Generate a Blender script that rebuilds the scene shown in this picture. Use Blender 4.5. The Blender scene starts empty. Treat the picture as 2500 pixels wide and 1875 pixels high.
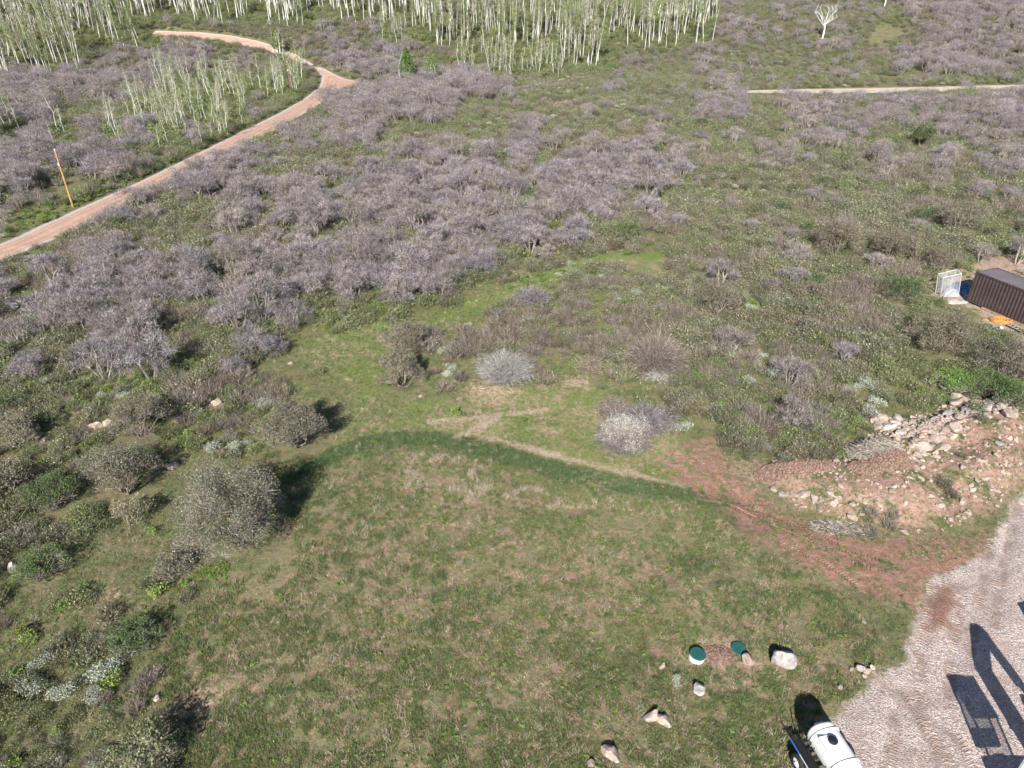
import bpy, math, random
import numpy as np
from mathutils import Vector, Matrix, Euler

rs = np.random.RandomState(11)
random.seed(11)
S = bpy.context.scene
COL = S.collection
R = math.radians

# ------------------------------------------------------------------ camera, light
CAM_H = 25.0
PITCH = R(31.0)
FPX = 1536.0                 # focal length in pixels of a 2212 x 1659 picture
cam = bpy.data.cameras.new('camera')
cam.sensor_width = 36.0
cam.lens = 36.0 * FPX / 2212.0
cam.clip_start = 0.5
cam.clip_end = 6000.0
camo = bpy.data.objects.new('camera', cam)
camo.location = (0, 0, CAM_H)
camo.rotation_euler = (R(90) - PITCH, 0, 0)
COL.objects.link(camo)
S.camera = camo

SUN_EL = R(34.0)
SUN_AZ = R(11.0)             # shadows run forward and this far to the right
world = bpy.data.worlds.new('World')
S.world = world
world.use_nodes = True
wn = world.node_tree.nodes
wl = world.node_tree.links
bg = wn.get('Background')
sky = wn.new('ShaderNodeTexSky')
sky.sky_type = 'NISHITA'
sky.sun_disc = False
sky.sun_elevation = SUN_EL
sky.sun_rotation = R(180) + SUN_AZ
sky.altitude = 2000
wl.new(sky.outputs[0], bg.inputs[0])
bg.inputs[1].default_value = 0.075
sun = bpy.data.lights.new('sun', 'SUN')
sun.energy = 4.9
sun.angle = R(0.53)
sun.color = (1.0, 0.955, 0.89)
suno = bpy.data.objects.new('sun', sun)
sd = Vector((math.sin(SUN_AZ) * math.cos(SUN_EL), math.cos(SUN_AZ) * math.cos(SUN_EL), -math.sin(SUN_EL)))
suno.rotation_euler = sd.to_track_quat('-Z', 'Y').to_euler()
suno.location = (-10, -30, 60)
COL.objects.link(suno)
S.view_settings.view_transform = 'Standard'
S.view_settings.look = 'None'
S.view_settings.gamma = 1.0
S.view_settings.use_curve_mapping = False
S.view_settings.exposure = 1.02
S.cycles.max_bounces = 4
S.cycles.diffuse_bounces = 2
S.cycles.glossy_bounces = 2
S.cycles.transparent_max_bounces = 4

# ------------------------------------------------------------------ helpers: numbers
def sstep(a, b, x):
    t = np.clip((x - a) / (b - a), 0, 1)
    return t * t * (3 - 2 * t)

_perm = np.random.RandomState(5).rand(256, 256)
def vnoise(x, y, s):
    x = np.asarray(x, float) / s + 1000.3; y = np.asarray(y, float) / s + 1000.7
    xi = np.floor(x).astype(int); yi = np.floor(y).astype(int)
    fx = x - xi; fy = y - yi
    fx = fx * fx * (3 - 2 * fx); fy = fy * fy * (3 - 2 * fy)
    g = lambda a, b: _perm[a % 256, b % 256]
    return ((g(xi, yi) * (1 - fx) + g(xi + 1, yi) * fx) * (1 - fy) + (g(xi, yi + 1) * (1 - fx) + g(xi + 1, yi + 1) * fx) * fy) * 2 - 1

def H0(x, y):
    """large shape of the land: a level bench, then a hillside that climbs away"""
    t = np.maximum(0, y - 168.0)
    rise = 0.165 * t * sstep(0, 60, t) / (1 + t / 900.0)
    return rise

def pix2flat(px, py):
    """ray through a picture point met with the land H0"""
    px = np.asarray(px, float); py = np.asarray(py, float)
    u = (px - 1106.0) / FPX; v = (py - 829.5) / FPX
    dx = u; dy = math.cos(PITCH) - v * math.sin(PITCH); dz = -math.sin(PITCH) - v * math.cos(PITCH)
    lo = np.full(px.shape, 5.0); hi = np.full(px.shape, 900.0)
    for _ in range(40):
        m = (lo + hi) / 2
        z = CAM_H + dz * m
        below = z < H0(dx * m, dy * m)
        hi = np.where(below, m, hi); lo = np.where(below, lo, m)
    return dx * hi, dy * hi

def world2pix(x, y, z):
    d = CAM_H - z
    zc = y * math.cos(PITCH) + d * math.sin(PITCH)
    yc = d * math.cos(PITCH) - y * math.sin(PITCH)
    return 1106.0 + FPX * x / zc, 829.5 + FPX * yc / zc

def poly(pts):
    a = np.array(pts, float)
    X, Y = pix2flat(a[:, 0], a[:, 1])
    return np.stack([X, Y], 1)

def sdist(P, x, y, closed=True):
    """signed distance, positive inside"""
    x = np.asarray(x, float).ravel(); y = np.asarray(y, float).ravel()
    d2 = np.full(x.shape, 1e18); ins = np.zeros(x.shape, bool)
    n = len(P)
    for i in range(n if closed else n - 1):
        ax, ay = P[i]; bx, by = P[(i + 1) % n]
        ex, ey = bx - ax, by - ay
        t = np.clip(((x - ax) * ex + (y - ay) * ey) / (ex * ex + ey * ey + 1e-12), 0, 1)
        d2 = np.minimum(d2, (x - ax - t * ex) ** 2 + (y - ay - t * ey) ** 2)
        if closed:
            c = (ay > y) != (by > y)
            with np.errstate(divide='ignore', invalid='ignore'):
                ins ^= c & (x < ex * (y - ay) / (ey if ey != 0 else 1e-12) + ax)
    d = np.sqrt(d2)
    return np.where(ins, d, -d) if closed else d

# ------------------------------------------------------------------ outlines on the ground
P_field = poly([(620, 1055), (680, 1030), (740, 1000), (800, 978), (850, 968), (930, 968), (1000, 980), (1080, 1006), (1200, 1042),
                (1340, 1075), (1470, 1092), (1560, 1115), (1640, 1178), (1740, 1225), (1830, 1290), (1900, 1380), (1880, 1470),
                (1830, 1560), (1700, 1700), (1600, 1900), (400, 1900), (345, 1600), (340, 1420), (420, 1290), (600, 1210), (625, 1130)])
P_gravel = poly([(2240, 1035), (2205, 1070), (2160, 1140), (2125, 1200), (2060, 1235), (2010, 1250), (1998, 1300), (1975, 1345), (1955, 1400), (1962, 1440),
                 (1900, 1445), (1860, 1495), (1800, 1560), (1790, 1600), (1840, 1680), (1840, 1900), (2900, 1900), (2900, 1035)])
P_soil = poly([(1420, 985), (1480, 950), (1545, 940), (1600, 1030), (1700, 1100), (1790, 1150), (1900, 1170), (2060, 1160), (2150, 1150), (2110, 1210), (2050, 1235),
               (2000, 1260), (1990, 1320), (1900, 1290), (1830, 1265), (1720, 1215), (1640, 1165), (1560, 1085), (1500, 1060)])
P_road = poly([(-60, 545), (0, 528), (130, 468), (290, 398), (400, 345), (520, 285), (600, 246), (655, 215), (690, 188), (696, 165), (680, 150), (672, 142),
               (700, 148), (722, 160), (745, 170), (780, 177), (825, 183), (825, 187), (770, 189), (740, 196), (715, 208), (690, 225), (625, 265),
               (545, 308), (430, 362), (330, 412), (215, 470), (110, 520), (0, 565), (-60, 595)])
P_road2 = poly([(330, 66), (430, 70), (500, 77), (560, 89), (600, 102), (640, 118), (678, 140), (668, 146), (620, 124), (570, 108), (520, 97), (450, 85), (330, 77)])
P_track = poly([(1500, 197), (1780, 192), (2000, 188), (2212, 183), (2400, 177), (2400, 190), (2212, 195), (2000, 199), (1780, 202), (1500, 200)])
P_track0 = poly([(825, 184), (1100, 192), (1560, 196), (1560, 203), (1100, 199), (825, 189)])
P_mud = poly([(2012, 1268), (2062, 1262), (2072, 1300), (2056, 1352), (2006, 1358), (2000, 1310)])
P_rubble = poly([(1640, 1000), (1720, 985), (1830, 985), (1890, 950), (1960, 920), (2060, 880), (2212, 855), (2330, 850), (2330, 1000), (2200, 1050),
                 (2120, 1110), (1980, 1150), (1850, 1120), (1700, 1075)])
P_yard = poly([(1960, 600), (2020, 595), (2100, 560), (2240, 535), (2400, 520), (2400, 800), (2212, 745), (2130, 715), (2110, 670), (2010, 650)])
P_clear = poly([(640, 740), (790, 700), (900, 690), (1060, 630), (1180, 580), (1290, 545), (1440, 545), (1430, 590), (1290, 575), (1180, 640), (1000, 690), (850, 725), (830, 860),
                (1000, 850), (1060, 830), (1180, 830), (1300, 830), (1330, 880), (1420, 900), (1500, 960), (1560, 1085), (1470, 1092), (1340, 1075), (1200, 1042), (1080, 1006), (1000, 980),
                (930, 968), (850, 968), (740, 1000), (620, 1055), (540, 1000), (700, 980), (760, 850), (700, 800)])
SPOTS = [  # bare soil patches: pixel, radius
    (1060, 845, 1.9), (1245, 825, 1.0), (1030, 925, 1.6), (960, 905, .9), (1350, 1000, 1.0), (1170, 915, .7), (1440, 965, 1.2), (1550, 1420, 1.0), (540, 620, 1.0),
    (90, 900, 1.6), (60, 1000, 1.2), (255, 880, .6), (770, 265, 3.5), (720, 285, 3.0), (2000, 610, 1.2), (1640, 1010, 1.2), (1740, 1010, 1.6), (470, 870, .6), (1010, 915, .8),
    (1240, 895, .8), (1300, 1040, .7), (2180, 575, 3.0), (230, 1290, .5), (250, 1370, .6), (450, 1500, .6)]

WORN = []
for (x0_, y0_), (x1_, y1_), r0_ in [((930, 905), (1180, 878), .30), ((1065, 938), (1180, 972), .28), ((1180, 972), (1330, 1008), .30), ((1330, 1008), (1480, 1045), .32), ((985, 940), (1065, 900), .35), ((1110, 940), (1230, 990), .15)]:
    WORN.append(([(x0_, y0_), (x1_, y1_)], r0_))
RUTS = [[(2014, 1262), (2000, 1330), (1986, 1400), (1984, 1460), (1992, 1530), (2022, 1590), (2070, 1690)], [(2084, 1255), (2068, 1340), (2056, 1420), (2052, 1500)], [(2138, 1170), (2124, 1260), (2104, 1350), (2092, 1430)],
        [(2200, 1090), (2180, 1170), (2160, 1260), (2150, 1350)], [(1925, 1480), (1965, 1512), (1992, 1562), (2026, 1640)], [(1935, 1540), (1925, 1620), (1915, 1700)], [(2030, 1560), (2078, 1610), (2110, 1690)]]
_gx = lambda px, py: tuple(float(v) for v in pix2flat(px, py))

def masks(x, y):
    M = {}
    sh = np.asarray(x).shape
    q = lambda P: sdist(P, x, y)
    M['field'] = q(P_field); M['gravel'] = q(P_gravel); M['soil'] = q(P_soil)
    M['road'] = np.maximum(q(P_road), q(P_road2)); M['track'] = q(P_track); M['rubble'] = q(P_rubble); M['yard'] = q(P_yard); M['mud'] = q(P_mud); M['clear'] = q(P_clear)
    b = np.full(np.asarray(x).ravel().shape, -50.0)
    for px, py, r in SPOTS:
        cx, cy = _gx(px, py)
        b = np.maximum(b, r - np.hypot(np.ravel(x) - cx, np.ravel(y) - cy))
    M['bare'] = b
    wn_ = np.full(b.shape, -50.0)
    for pts, w_ in WORN:
        wn_ = np.maximum(wn_, w_ - sdist(poly(pts), x, y, False))
    M['worn'] = wn_
    rt = np.full(b.shape, -50.0)
    for pts in RUTS:
        rt = np.maximum(rt, .26 - sdist(poly(pts), x, y, False))
    M['rut'] = rt
    return {k: v.reshape(sh) for k, v in M.items()}

def land(x, y, M):
    h = H0(x, y)
    near = 1 - sstep(60, 90, y)
    f = M['field']                       # positive inside the raised field
    w = sstep(25.5, 30, y)
    h = h - w * (0.16 * sstep(0.3, -1.4, f) + .16 * sstep(-1.5, -2.1, f)) * (1 - sstep(4, 16, -f))
    h = h + 1.1 * sstep(-1.2, 2.2, M['rubble']) * (0.75 + 0.35 * vnoise(x, y, 2.2))
    flat = 1 - np.clip(sstep(-3, 0, M['gravel']) + sstep(-3, 0, M['yard']), 0, 1)
    h = h + near * flat * (0.05 * vnoise(x, y, 1.1) + 0.10 * vnoise(x, y, 3.1) + 0.12 * vnoise(x + 50, y, 7))
    h = h + near * sstep(0, .8, M['gravel']) * (0.025 * vnoise(x, y, .7) + 0.03 * vnoise(x, y, 2.0))
    h = h - .06 * sstep(-.12, .15, M['rut']) + .05 * sstep(-.12, -.25, M['rut']) * sstep(-.6, -.3, M['rut'])
    rd = 1 - sstep(-4, 0, np.maximum(M['road'], M['track']))
    h = h + sstep(50, 80, y) * rd * (0.5 * vnoise(x, y, 14) + 0.7 * vnoise(x, y, 37)) * (0.4 + 0.6 * sstep(80, 140, y))
    return h

# ------------------------------------------------------------------ the ground sheet
def axis_y():
    a = list(np.arange(-60, 6, 3.0)); v = 6.0
    while v < 62: a.append(v); v += 0.27
    st = 0.27
    while v < 420: a.append(v); st = min(st * 1.02, 1.5); v += st
    while v < 3200: a.append(v); st *= 1.25; v += st
    return np.array(a)
def axis_x():
    a = []; v = 0.0
    while v < 44: a.append(v); v += 0.27
    st = 0.27
    while v < 260: a.append(v); st = min(st * 1.03, 1.8); v += st
    while v < 3000: a.append(v); st *= 1.3; v += st
    a = np.array(a)
    return np.concatenate([-a[:0:-1], a])
AX, AY = axis_x(), axis_y()
GX, GY = np.meshgrid(AX, AY)
GM = masks(GX, GY)
GZ = land(GX, GY, GM)
NX, NY = len(AX), len(AY)

def interp(F, x, y):
    x = np.asarray(x, float); y = np.asarray(y, float)
    i = np.clip(np.searchsorted(AX, x) - 1, 0, NX - 2); j = np.clip(np.searchsorted(AY, y) - 1, 0, NY - 2)
    fx = np.clip((x - AX[i]) / (AX[i + 1] - AX[i]), 0, 1); fy = np.clip((y - AY[j]) / (AY[j + 1] - AY[j]), 0, 1)
    return (F[j, i] * (1 - fx) + F[j, i + 1] * fx) * (1 - fy) + (F[j + 1, i] * (1 - fx) + F[j + 1, i + 1] * fx) * fy
def ground(x, y):
    return interp(GZ, x, y)
def G(px, py, h=0.0):
    """place in the world whose point h metres above the ground shows at this picture point"""
    u = (px - 1106.0) / FPX; v = (py - 829.5) / FPX
    dx = u; dy = math.cos(PITCH) - v * math.sin(PITCH); dz = -math.sin(PITCH) - v * math.cos(PITCH)
    t = 8.0
    while t < 900:
        if CAM_H + dz * t < float(ground(dx * t, dy * t)) + h: break
        t *= 1.01
    lo, hi = t / 1.01, t
    for _ in range(25):
        m = (lo + hi) / 2
        if CAM_H + dz * m < float(ground(dx * m, dy * m)) + h: hi = m
        else: lo = m
    x, y = dx * hi, dy * hi
    return Vector((x, y, float(ground(x, y))))

# ------------------------------------------------------------------ helpers: nodes
def mat(name):
    m = bpy.data.materials.new(name); m.use_nodes = True
    nt = m.node_tree
    return m, nt, nt.nodes['Principled BSDF']
def N(nt, t, **kw):
    n = nt.nodes.new(t)
    for k, v in kw.items():
        setattr(n, k, v)
    return n
def noise(nt, vec, scale, detail=4, rough=0.55, dist=0.0):
    n = N(nt, 'ShaderNodeTexNoise'); n.inputs['Scale'].default_value = scale; n.inputs['Detail'].default_value = detail
    n.inputs['Roughness'].default_value = rough; n.inputs['Distortion'].default_value = dist
    if vec is not None: nt.links.new(vec, n.inputs['Vector'])
    return n.outputs['Fac']
def math_(nt, op, a, b=None, c=None, clamp=False):
    n = N(nt, 'ShaderNodeMath', operation=op, use_clamp=clamp)
    for i, v in enumerate((a, b, c)):
        if v is None: continue
        if hasattr(v, 'is_linked') or isinstance(v, bpy.types.NodeSocket): nt.links.new(v, n.inputs[i])
        else: n.inputs[i].default_value = v
    return n.outputs[0]
def rmp(nt, v, a, b, x=0.0, y=1.0, smooth=True):
    n = N(nt, 'ShaderNodeMapRange'); n.interpolation_type = 'SMOOTHSTEP' if smooth else 'LINEAR'
    nt.links.new(v, n.inputs[0]); n.inputs[1].default_value = a; n.inputs[2].default_value = b; n.inputs[3].default_value = x; n.inputs[4].default_value = y
    return n.outputs[0]
def mix(nt, f, a, b, mode='MIX'):
    n = N(nt, 'ShaderNodeMix', data_type='RGBA', blend_type=mode)
    for s, v in ((n.inputs[0], f), (n.inputs[6], a), (n.inputs[7], b)):
        if isinstance(v, bpy.types.NodeSocket): nt.links.new(v, s)
        elif isinstance(v, (tuple, list)): s.default_value = (*v[:3], 1)
        else: s.default_value = v
    return n.outputs[2]
def ramp(nt, v, stops):
    n = N(nt, 'ShaderNodeValToRGB'); e = n.color_ramp.elements
    while len(e) < len(stops): e.new(0.5)
    for k, (p, c) in enumerate(stops):
        e[k].position = p; e[k].color = (*c, 1)
    nt.links.new(v, n.inputs[0])
    return n.outputs[0]
def bump(nt, p, h, strength=0.5, dist=0.05):
    n = N(nt, 'ShaderNodeBump'); n.inputs['Strength'].default_value = strength; n.inputs['Distance'].default_value = dist
    nt.links.new(h, n.inputs['Height']); nt.links.new(n.outputs[0], p.inputs['Normal'])
def attr(nt, name):
    n = N(nt, 'ShaderNodeAttribute', attribute_type='GEOMETRY'); n.attribute_name = name
    return n.outputs['Fac']

def plain(name, col, rough=0.6, metal=0.0, var=0.15, scale=3.0, spec=0.3, bumpd=0.0, coord='Object'):
    m, nt, p = mat(name)
    tc = N(nt, 'ShaderNodeTexCoord').outputs[coord]
    f = noise(nt, tc, scale, 5, 0.6)
    dark = tuple(c * (1 - var * 1.6) for c in col); light = tuple(min(1, c * (1 + var)) for c in col)
    nt.links.new(ramp(nt, f, [(0.3, dark), (0.7, light)]), p.inputs['Base Color'])
    p.inputs['Roughness'].default_value = rough; p.inputs['Metallic'].default_value = metal; p.inputs['Specular IOR Level'].default_value = spec
    if bumpd: bump(nt, p, f, 0.6, bumpd)
    return m

def veg(name, stops, hue=None, rnd=0.35, rough=0.75, spec=0.15, trans=0.0):
    """plants: colour from the leaf's own tint 'v' and a random amount per plant"""
    m, nt, p = mat(name)
    v = attr(nt, 'v')
    oi = N(nt, 'ShaderNodeObjectInfo').outputs['Random']
    c = ramp(nt, v, stops)
    if hue is not None:
        c = mix(nt, rmp(nt, oi, 0.15, 0.95), c, mix(nt, 1.0, c, hue, 'MULTIPLY'))
    r2 = math_(nt, 'FRACT', math_(nt, 'MULTIPLY', oi, 17.31))
    br = rmp(nt, r2, 0, 1, 1 - rnd, 1 + rnd, False)
    hsv = N(nt, 'ShaderNodeHueSaturation'); nt.links.new(br, hsv.inputs['Value']); nt.links.new(c, hsv.inputs['Color'])
    nt.links.new(hsv.outputs[0], p.inputs['Base Color'])
    p.inputs['Roughness'].default_value = rough; p.inputs['Specular IOR Level'].default_value = spec
    return m

# ------------------------------------------------------------------ ground material
def ground_material():
    m, nt, p = mat('earth_and_grass')
    L = nt.links
    pos = N(nt, 'ShaderNodeNewGeometry').outputs['Position']
    n_s = noise(nt, pos, 3.2, 6, 0.65)          # fine
    n_f = noise(nt, pos, 11.0, 4, 0.7)
    n_m = noise(nt, pos, 0.75, 6, 0.62, 0.3)     # metre
    n_l = noise(nt, pos, 0.13, 4, 0.55)          # ten metres
    sh = N(nt, 'ShaderNodeVectorMath', operation='ADD'); L.new(pos, sh.inputs[0]); sh.inputs[1].default_value = (31, 17, 5)
    n_m2 = noise(nt, sh.outputs[0], 1.3, 6, 0.68, 0.4)
    n_l2 = noise(nt, sh.outputs[0], 0.22, 5, 0.6)
    jag = math_(nt, 'MULTIPLY', math_(nt, 'SUBTRACT', n_m2, 0.5), 3.2)     # ragged borders
    jag2 = math_(nt, 'MULTIPLY', math_(nt, 'SUBTRACT', n_s, 0.5), 1.2)
    jj = math_(nt, 'ADD', jag, jag2)
    def M(name, w=0.35, k=1.0):
        a = attr(nt, name)
        return rmp(nt, math_(nt, 'ADD', a, math_(nt, 'MULTIPLY', jj, k)), -w, w)
    # scrubland floor
    scrub = ramp(nt, n_m, [(0.30, (0.065, 0.075, 0.034)), (0.44, (0.115, 0.12, 0.058)), (0.54, (0.18, 0.145, 0.092)), (0.64, (0.09, 0.10, 0.044)), (0.75, (0.22, 0.155, 0.108))])
    scrub = mix(nt, rmp(nt, n_s, 0.45, 0.7), scrub, (0.15, 0.17, 0.07))
    # mown clearing: yellow-green
    clear = ramp(nt, n_m2, [(0.25, (0.11, 0.145, 0.052)), (0.45, (0.155, 0.175, 0.070)), (0.53, (0.22, 0.195, 0.105)), (0.62, (0.31, 0.215, 0.155)), (0.8, (0.17, 0.175, 0.08))])
    clear = mix(nt, rmp(nt, n_l, 0.45, 0.62), clear, (0.13, 0.175, 0.05))
    # field: green, straw and red-brown patches
    fld = ramp(nt, n_m2, [(0.28, (0.080, 0.110, 0.045)), (0.42, (0.13, 0.145, 0.06)), (0.48, (0.25, 0.175, 0.125)), (0.54, (0.13, 0.14, 0.06)), (0.60, (0.28, 0.165, 0.125)), (0.68, (0.25, 0.20, 0.13)), (0.78, (0.13, 0.14, 0.06))])
    fld = mix(nt, rmp(nt, n_l2, 0.46, 0.60, 0, .45), fld, (0.17, 0.16, 0.085))
    soil = ramp(nt, n_s, [(0.25, (0.17, 0.093, 0.066)), (0.5, (0.27, 0.155, 0.115)), (0.8, (0.34, 0.215, 0.165))])
    road = ramp(nt, n_m, [(0.3, (0.34, 0.20, 0.145)), (0.7, (0.44, 0.29, 0.225))])
    stony = ramp(nt, n_s, [(0.3, (0.23, 0.135, 0.10)), (0.55, (0.34, 0.22, 0.17)), (0.75, (0.40, 0.29, 0.22))])
    # gravel: single chips
    vo = N(nt, 'ShaderNodeTexVoronoi'); L.new(pos, vo.inputs['Vector']); vo.inputs['Scale'].default_value = 23.0
    sep = N(nt, 'ShaderNodeSeparateColor'); L.new(vo.outputs['Color'], sep.inputs[0])
    grav = ramp(nt, sep.outputs[0], [(0.0, (0.22, 0.165, 0.145)), (0.35, (0.395, 0.32, 0.285)), (0.8, (0.50, 0.42, 0.38)), (1.0, (0.65, 0.58, 0.54))])
    grav = mix(nt, rmp(nt, n_m, 0.50, 0.66, 0, .55), grav, (0.33, 0.235, 0.195))
    c = mix(nt, M('m_clear', .7, .6), scrub, clear)
    c = mix(nt, M('m_field', .5, .4), c, fld)
    # lush strip along the foot of the field's far edge
    a = attr(nt, 'm_field')
    lush = math_(nt, 'MULTIPLY', rmp(nt, math_(nt, 'ADD', a, math_(nt, 'MULTIPLY', jag, .25)), -2.0, -1.5), rmp(nt, math_(nt, 'ADD', a, math_(nt, 'MULTIPLY', jag, .9)), .3, -.6))
    lush = math_(nt, 'MULTIPLY', lush, attr(nt, 'm_arc'))
    c = mix(nt, lush, c, ramp(nt, n_s, [(0.3, (0.05, 0.085, 0.036)), (0.7, (0.085, 0.135, 0.056))]))
    c = mix(nt, math_(nt, 'MULTIPLY', M('m_rubble', .8, .8), rmp(nt, n_m, 0.38, 0.52)), c, stony)
    c = mix(nt, math_(nt, 'MULTIPLY', M('m_yard', .6, .8), rmp(nt, n_m2, 0.36, 0.5)), c, mix(nt, .5, stony, (0.42, 0.34, 0.29)))
    c = mix(nt, math_(nt, 'MULTIPLY', M('m_soil', .5, .8), rmp(nt, math_(nt, 'ADD', n_m2, math_(nt, 'MULTIPLY', n_f, .25)), 0.49, 0.62)), c, soil)
    c = mix(nt, math_(nt, 'MULTIPLY', M('m_bare', .9, 1.6), rmp(nt, n_s, 0.36, 0.6, 0, .85)), c, ramp(nt, n_f, [(0.3, (0.27, 0.17, 0.12)), (0.7, (0.42, 0.31, 0.23))]))
    c = mix(nt, math_(nt, 'MULTIPLY', rmp(nt, math_(nt, 'ADD', attr(nt, 'm_worn'), math_(nt, 'MULTIPLY', jj, .22)), -.15, .25), rmp(nt, n_s, .3, .5, .3, .95)), c, ramp(nt, n_f, [(0.3, (0.27, 0.195, 0.14)), (0.7, (0.42, 0.33, 0.24))]))
    grav = mix(nt, math_(nt, 'MULTIPLY', rmp(nt, math_(nt, 'ADD', attr(nt, 'm_rut'), math_(nt, 'MULTIPLY', jj, .12)), -.1, .2), rmp(nt, n_m2, .40, .6, .1, .85)), grav, (0.27, 0.20, 0.165))
    grav = mix(nt, M('m_mud', .4, .5), grav, mix(nt, .35, soil, (0.16, .10, .075)))
    c = mix(nt, M('m_gravel', .25, .35), c, grav)
    # roads: worn wheel lines run along, gravelly edge strip
    rs_ = attr(nt, 'm_road')
    edge = rmp(nt, rs_, 0.9, 0.35)
    lines = math_(nt, 'SINE', math_(nt, 'MULTIPLY', rs_, 7.0))
    roadc = mix(nt, rmp(nt, lines, -1, 1, 0, .28), road, (0.60, 0.44, 0.35))
    roadc = mix(nt, edge, roadc, (0.46, 0.38, 0.345))
    c = mix(nt, rmp(nt, math_(nt, 'ADD', rs_, math_(nt, 'MULTIPLY', jj, .22)), -.2, .2), c, roadc)
    c = mix(nt, rmp(nt, math_(nt, 'ADD', attr(nt, 'm_track'), math_(nt, 'MULTIPLY', jj, .5)), -.3, .3, 0, 1), c, mix(nt, rmp(nt, n_m, .4, .6), (0.52, 0.45, 0.385), (0.42, 0.35, 0.28)))
    # grain
    g = rmp(nt, n_f, 0.25, 0.75, 0.72, 1.25, False)
    hs = N(nt, 'ShaderNodeHueSaturation'); L.new(g, hs.inputs['Value']); L.new(c, hs.inputs['Color'])
    L.new(hs.outputs[0], p.inputs['Base Color'])
    p.inputs['Roughness'].default_value = 0.95; p.inputs['Specular IOR Level'].default_value = 0.1
    hh = math_(nt, 'ADD', math_(nt, 'MULTIPLY', n_s, 1.0), math_(nt, 'MULTIPLY', n_f, 0.6))
    hh = math_(nt, 'ADD', hh, math_(nt, 'MULTIPLY', vo.outputs['Distance'], math_(nt, 'MULTIPLY', M('m_gravel', .25, .35), -.5)))
    bump(nt, p, hh, 0.8, 0.10)
    return m
EARTH = ground_material()

def grid_part(name, faces, **tags):
    used = np.unique(faces)
    remap = np.full(NX * NY, -1); remap[used] = np.arange(len(used))
    co = np.stack([GX.ravel(), GY.ravel(), GZ.ravel()], 1)[used]
    me = bpy.data.meshes.new(name)
    f = remap[faces]
    me.vertices.add(len(co)); me.vertices.foreach_set('co', co.ravel())
    me.loops.add(f.size); me.loops.foreach_set('vertex_index', f.ravel().astype(np.int32))
    me.polygons.add(len(f)); me.polygons.foreach_set('loop_start', np.arange(0, f.size, 4, dtype=np.int32))
    me.polygons.foreach_set('loop_total', np.full(len(f), 4, np.int32))
    me.update(calc_edges=True)
    me.polygons.foreach_set('use_smooth', np.ones(len(f), bool))
    for k, F in ATT.items():
        a = me.attributes.new(k, 'FLOAT', 'POINT'); a.data.foreach_set('value', F.ravel()[used].astype(np.float32))
    me.materials.append(EARTH)
    o = bpy.data.objects.new(name, me); COL.objects.link(o)
    o['kind'] = 'structure'
    return o
ATT = {'m_' + k: np.clip(v, -20, 20) for k, v in GM.items()}
ATT['m_arc'] = sstep(28.0, 30.5, GY + 0.6 * vnoise(GX, GY, 2)) * (1 - sstep(17, 21, GX)) * sstep(-14, -11.5, GX)
jj_, ii_ = np.meshgrid(np.arange(NY - 1), np.arange(NX - 1), indexing='ij')
base = (jj_ * NX + ii_).ravel()
quads = np.stack([base, base + 1, base + NX + 1, base + NX], 1)
fc = {k: (0.25 * (v[:-1, :-1] + v[1:, :-1] + v[:-1, 1:] + v[1:, 1:])).ravel() for k, v in GM.items()}
cls = np.zeros(len(quads), int)
cls[(fc['soil'] > 0.3)] = 1
cls[fc['gravel'] > 0.0] = 2
cls[fc['track'] > 0] = 3
cls[fc['road'] > 0] = 4
for k, nm in enumerate(['ground', 'dirt_path', 'gravel_yard', 'track', 'dirt_road']):
    if (cls == k).any():
        grid_part(nm, quads[cls == k])

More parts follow.
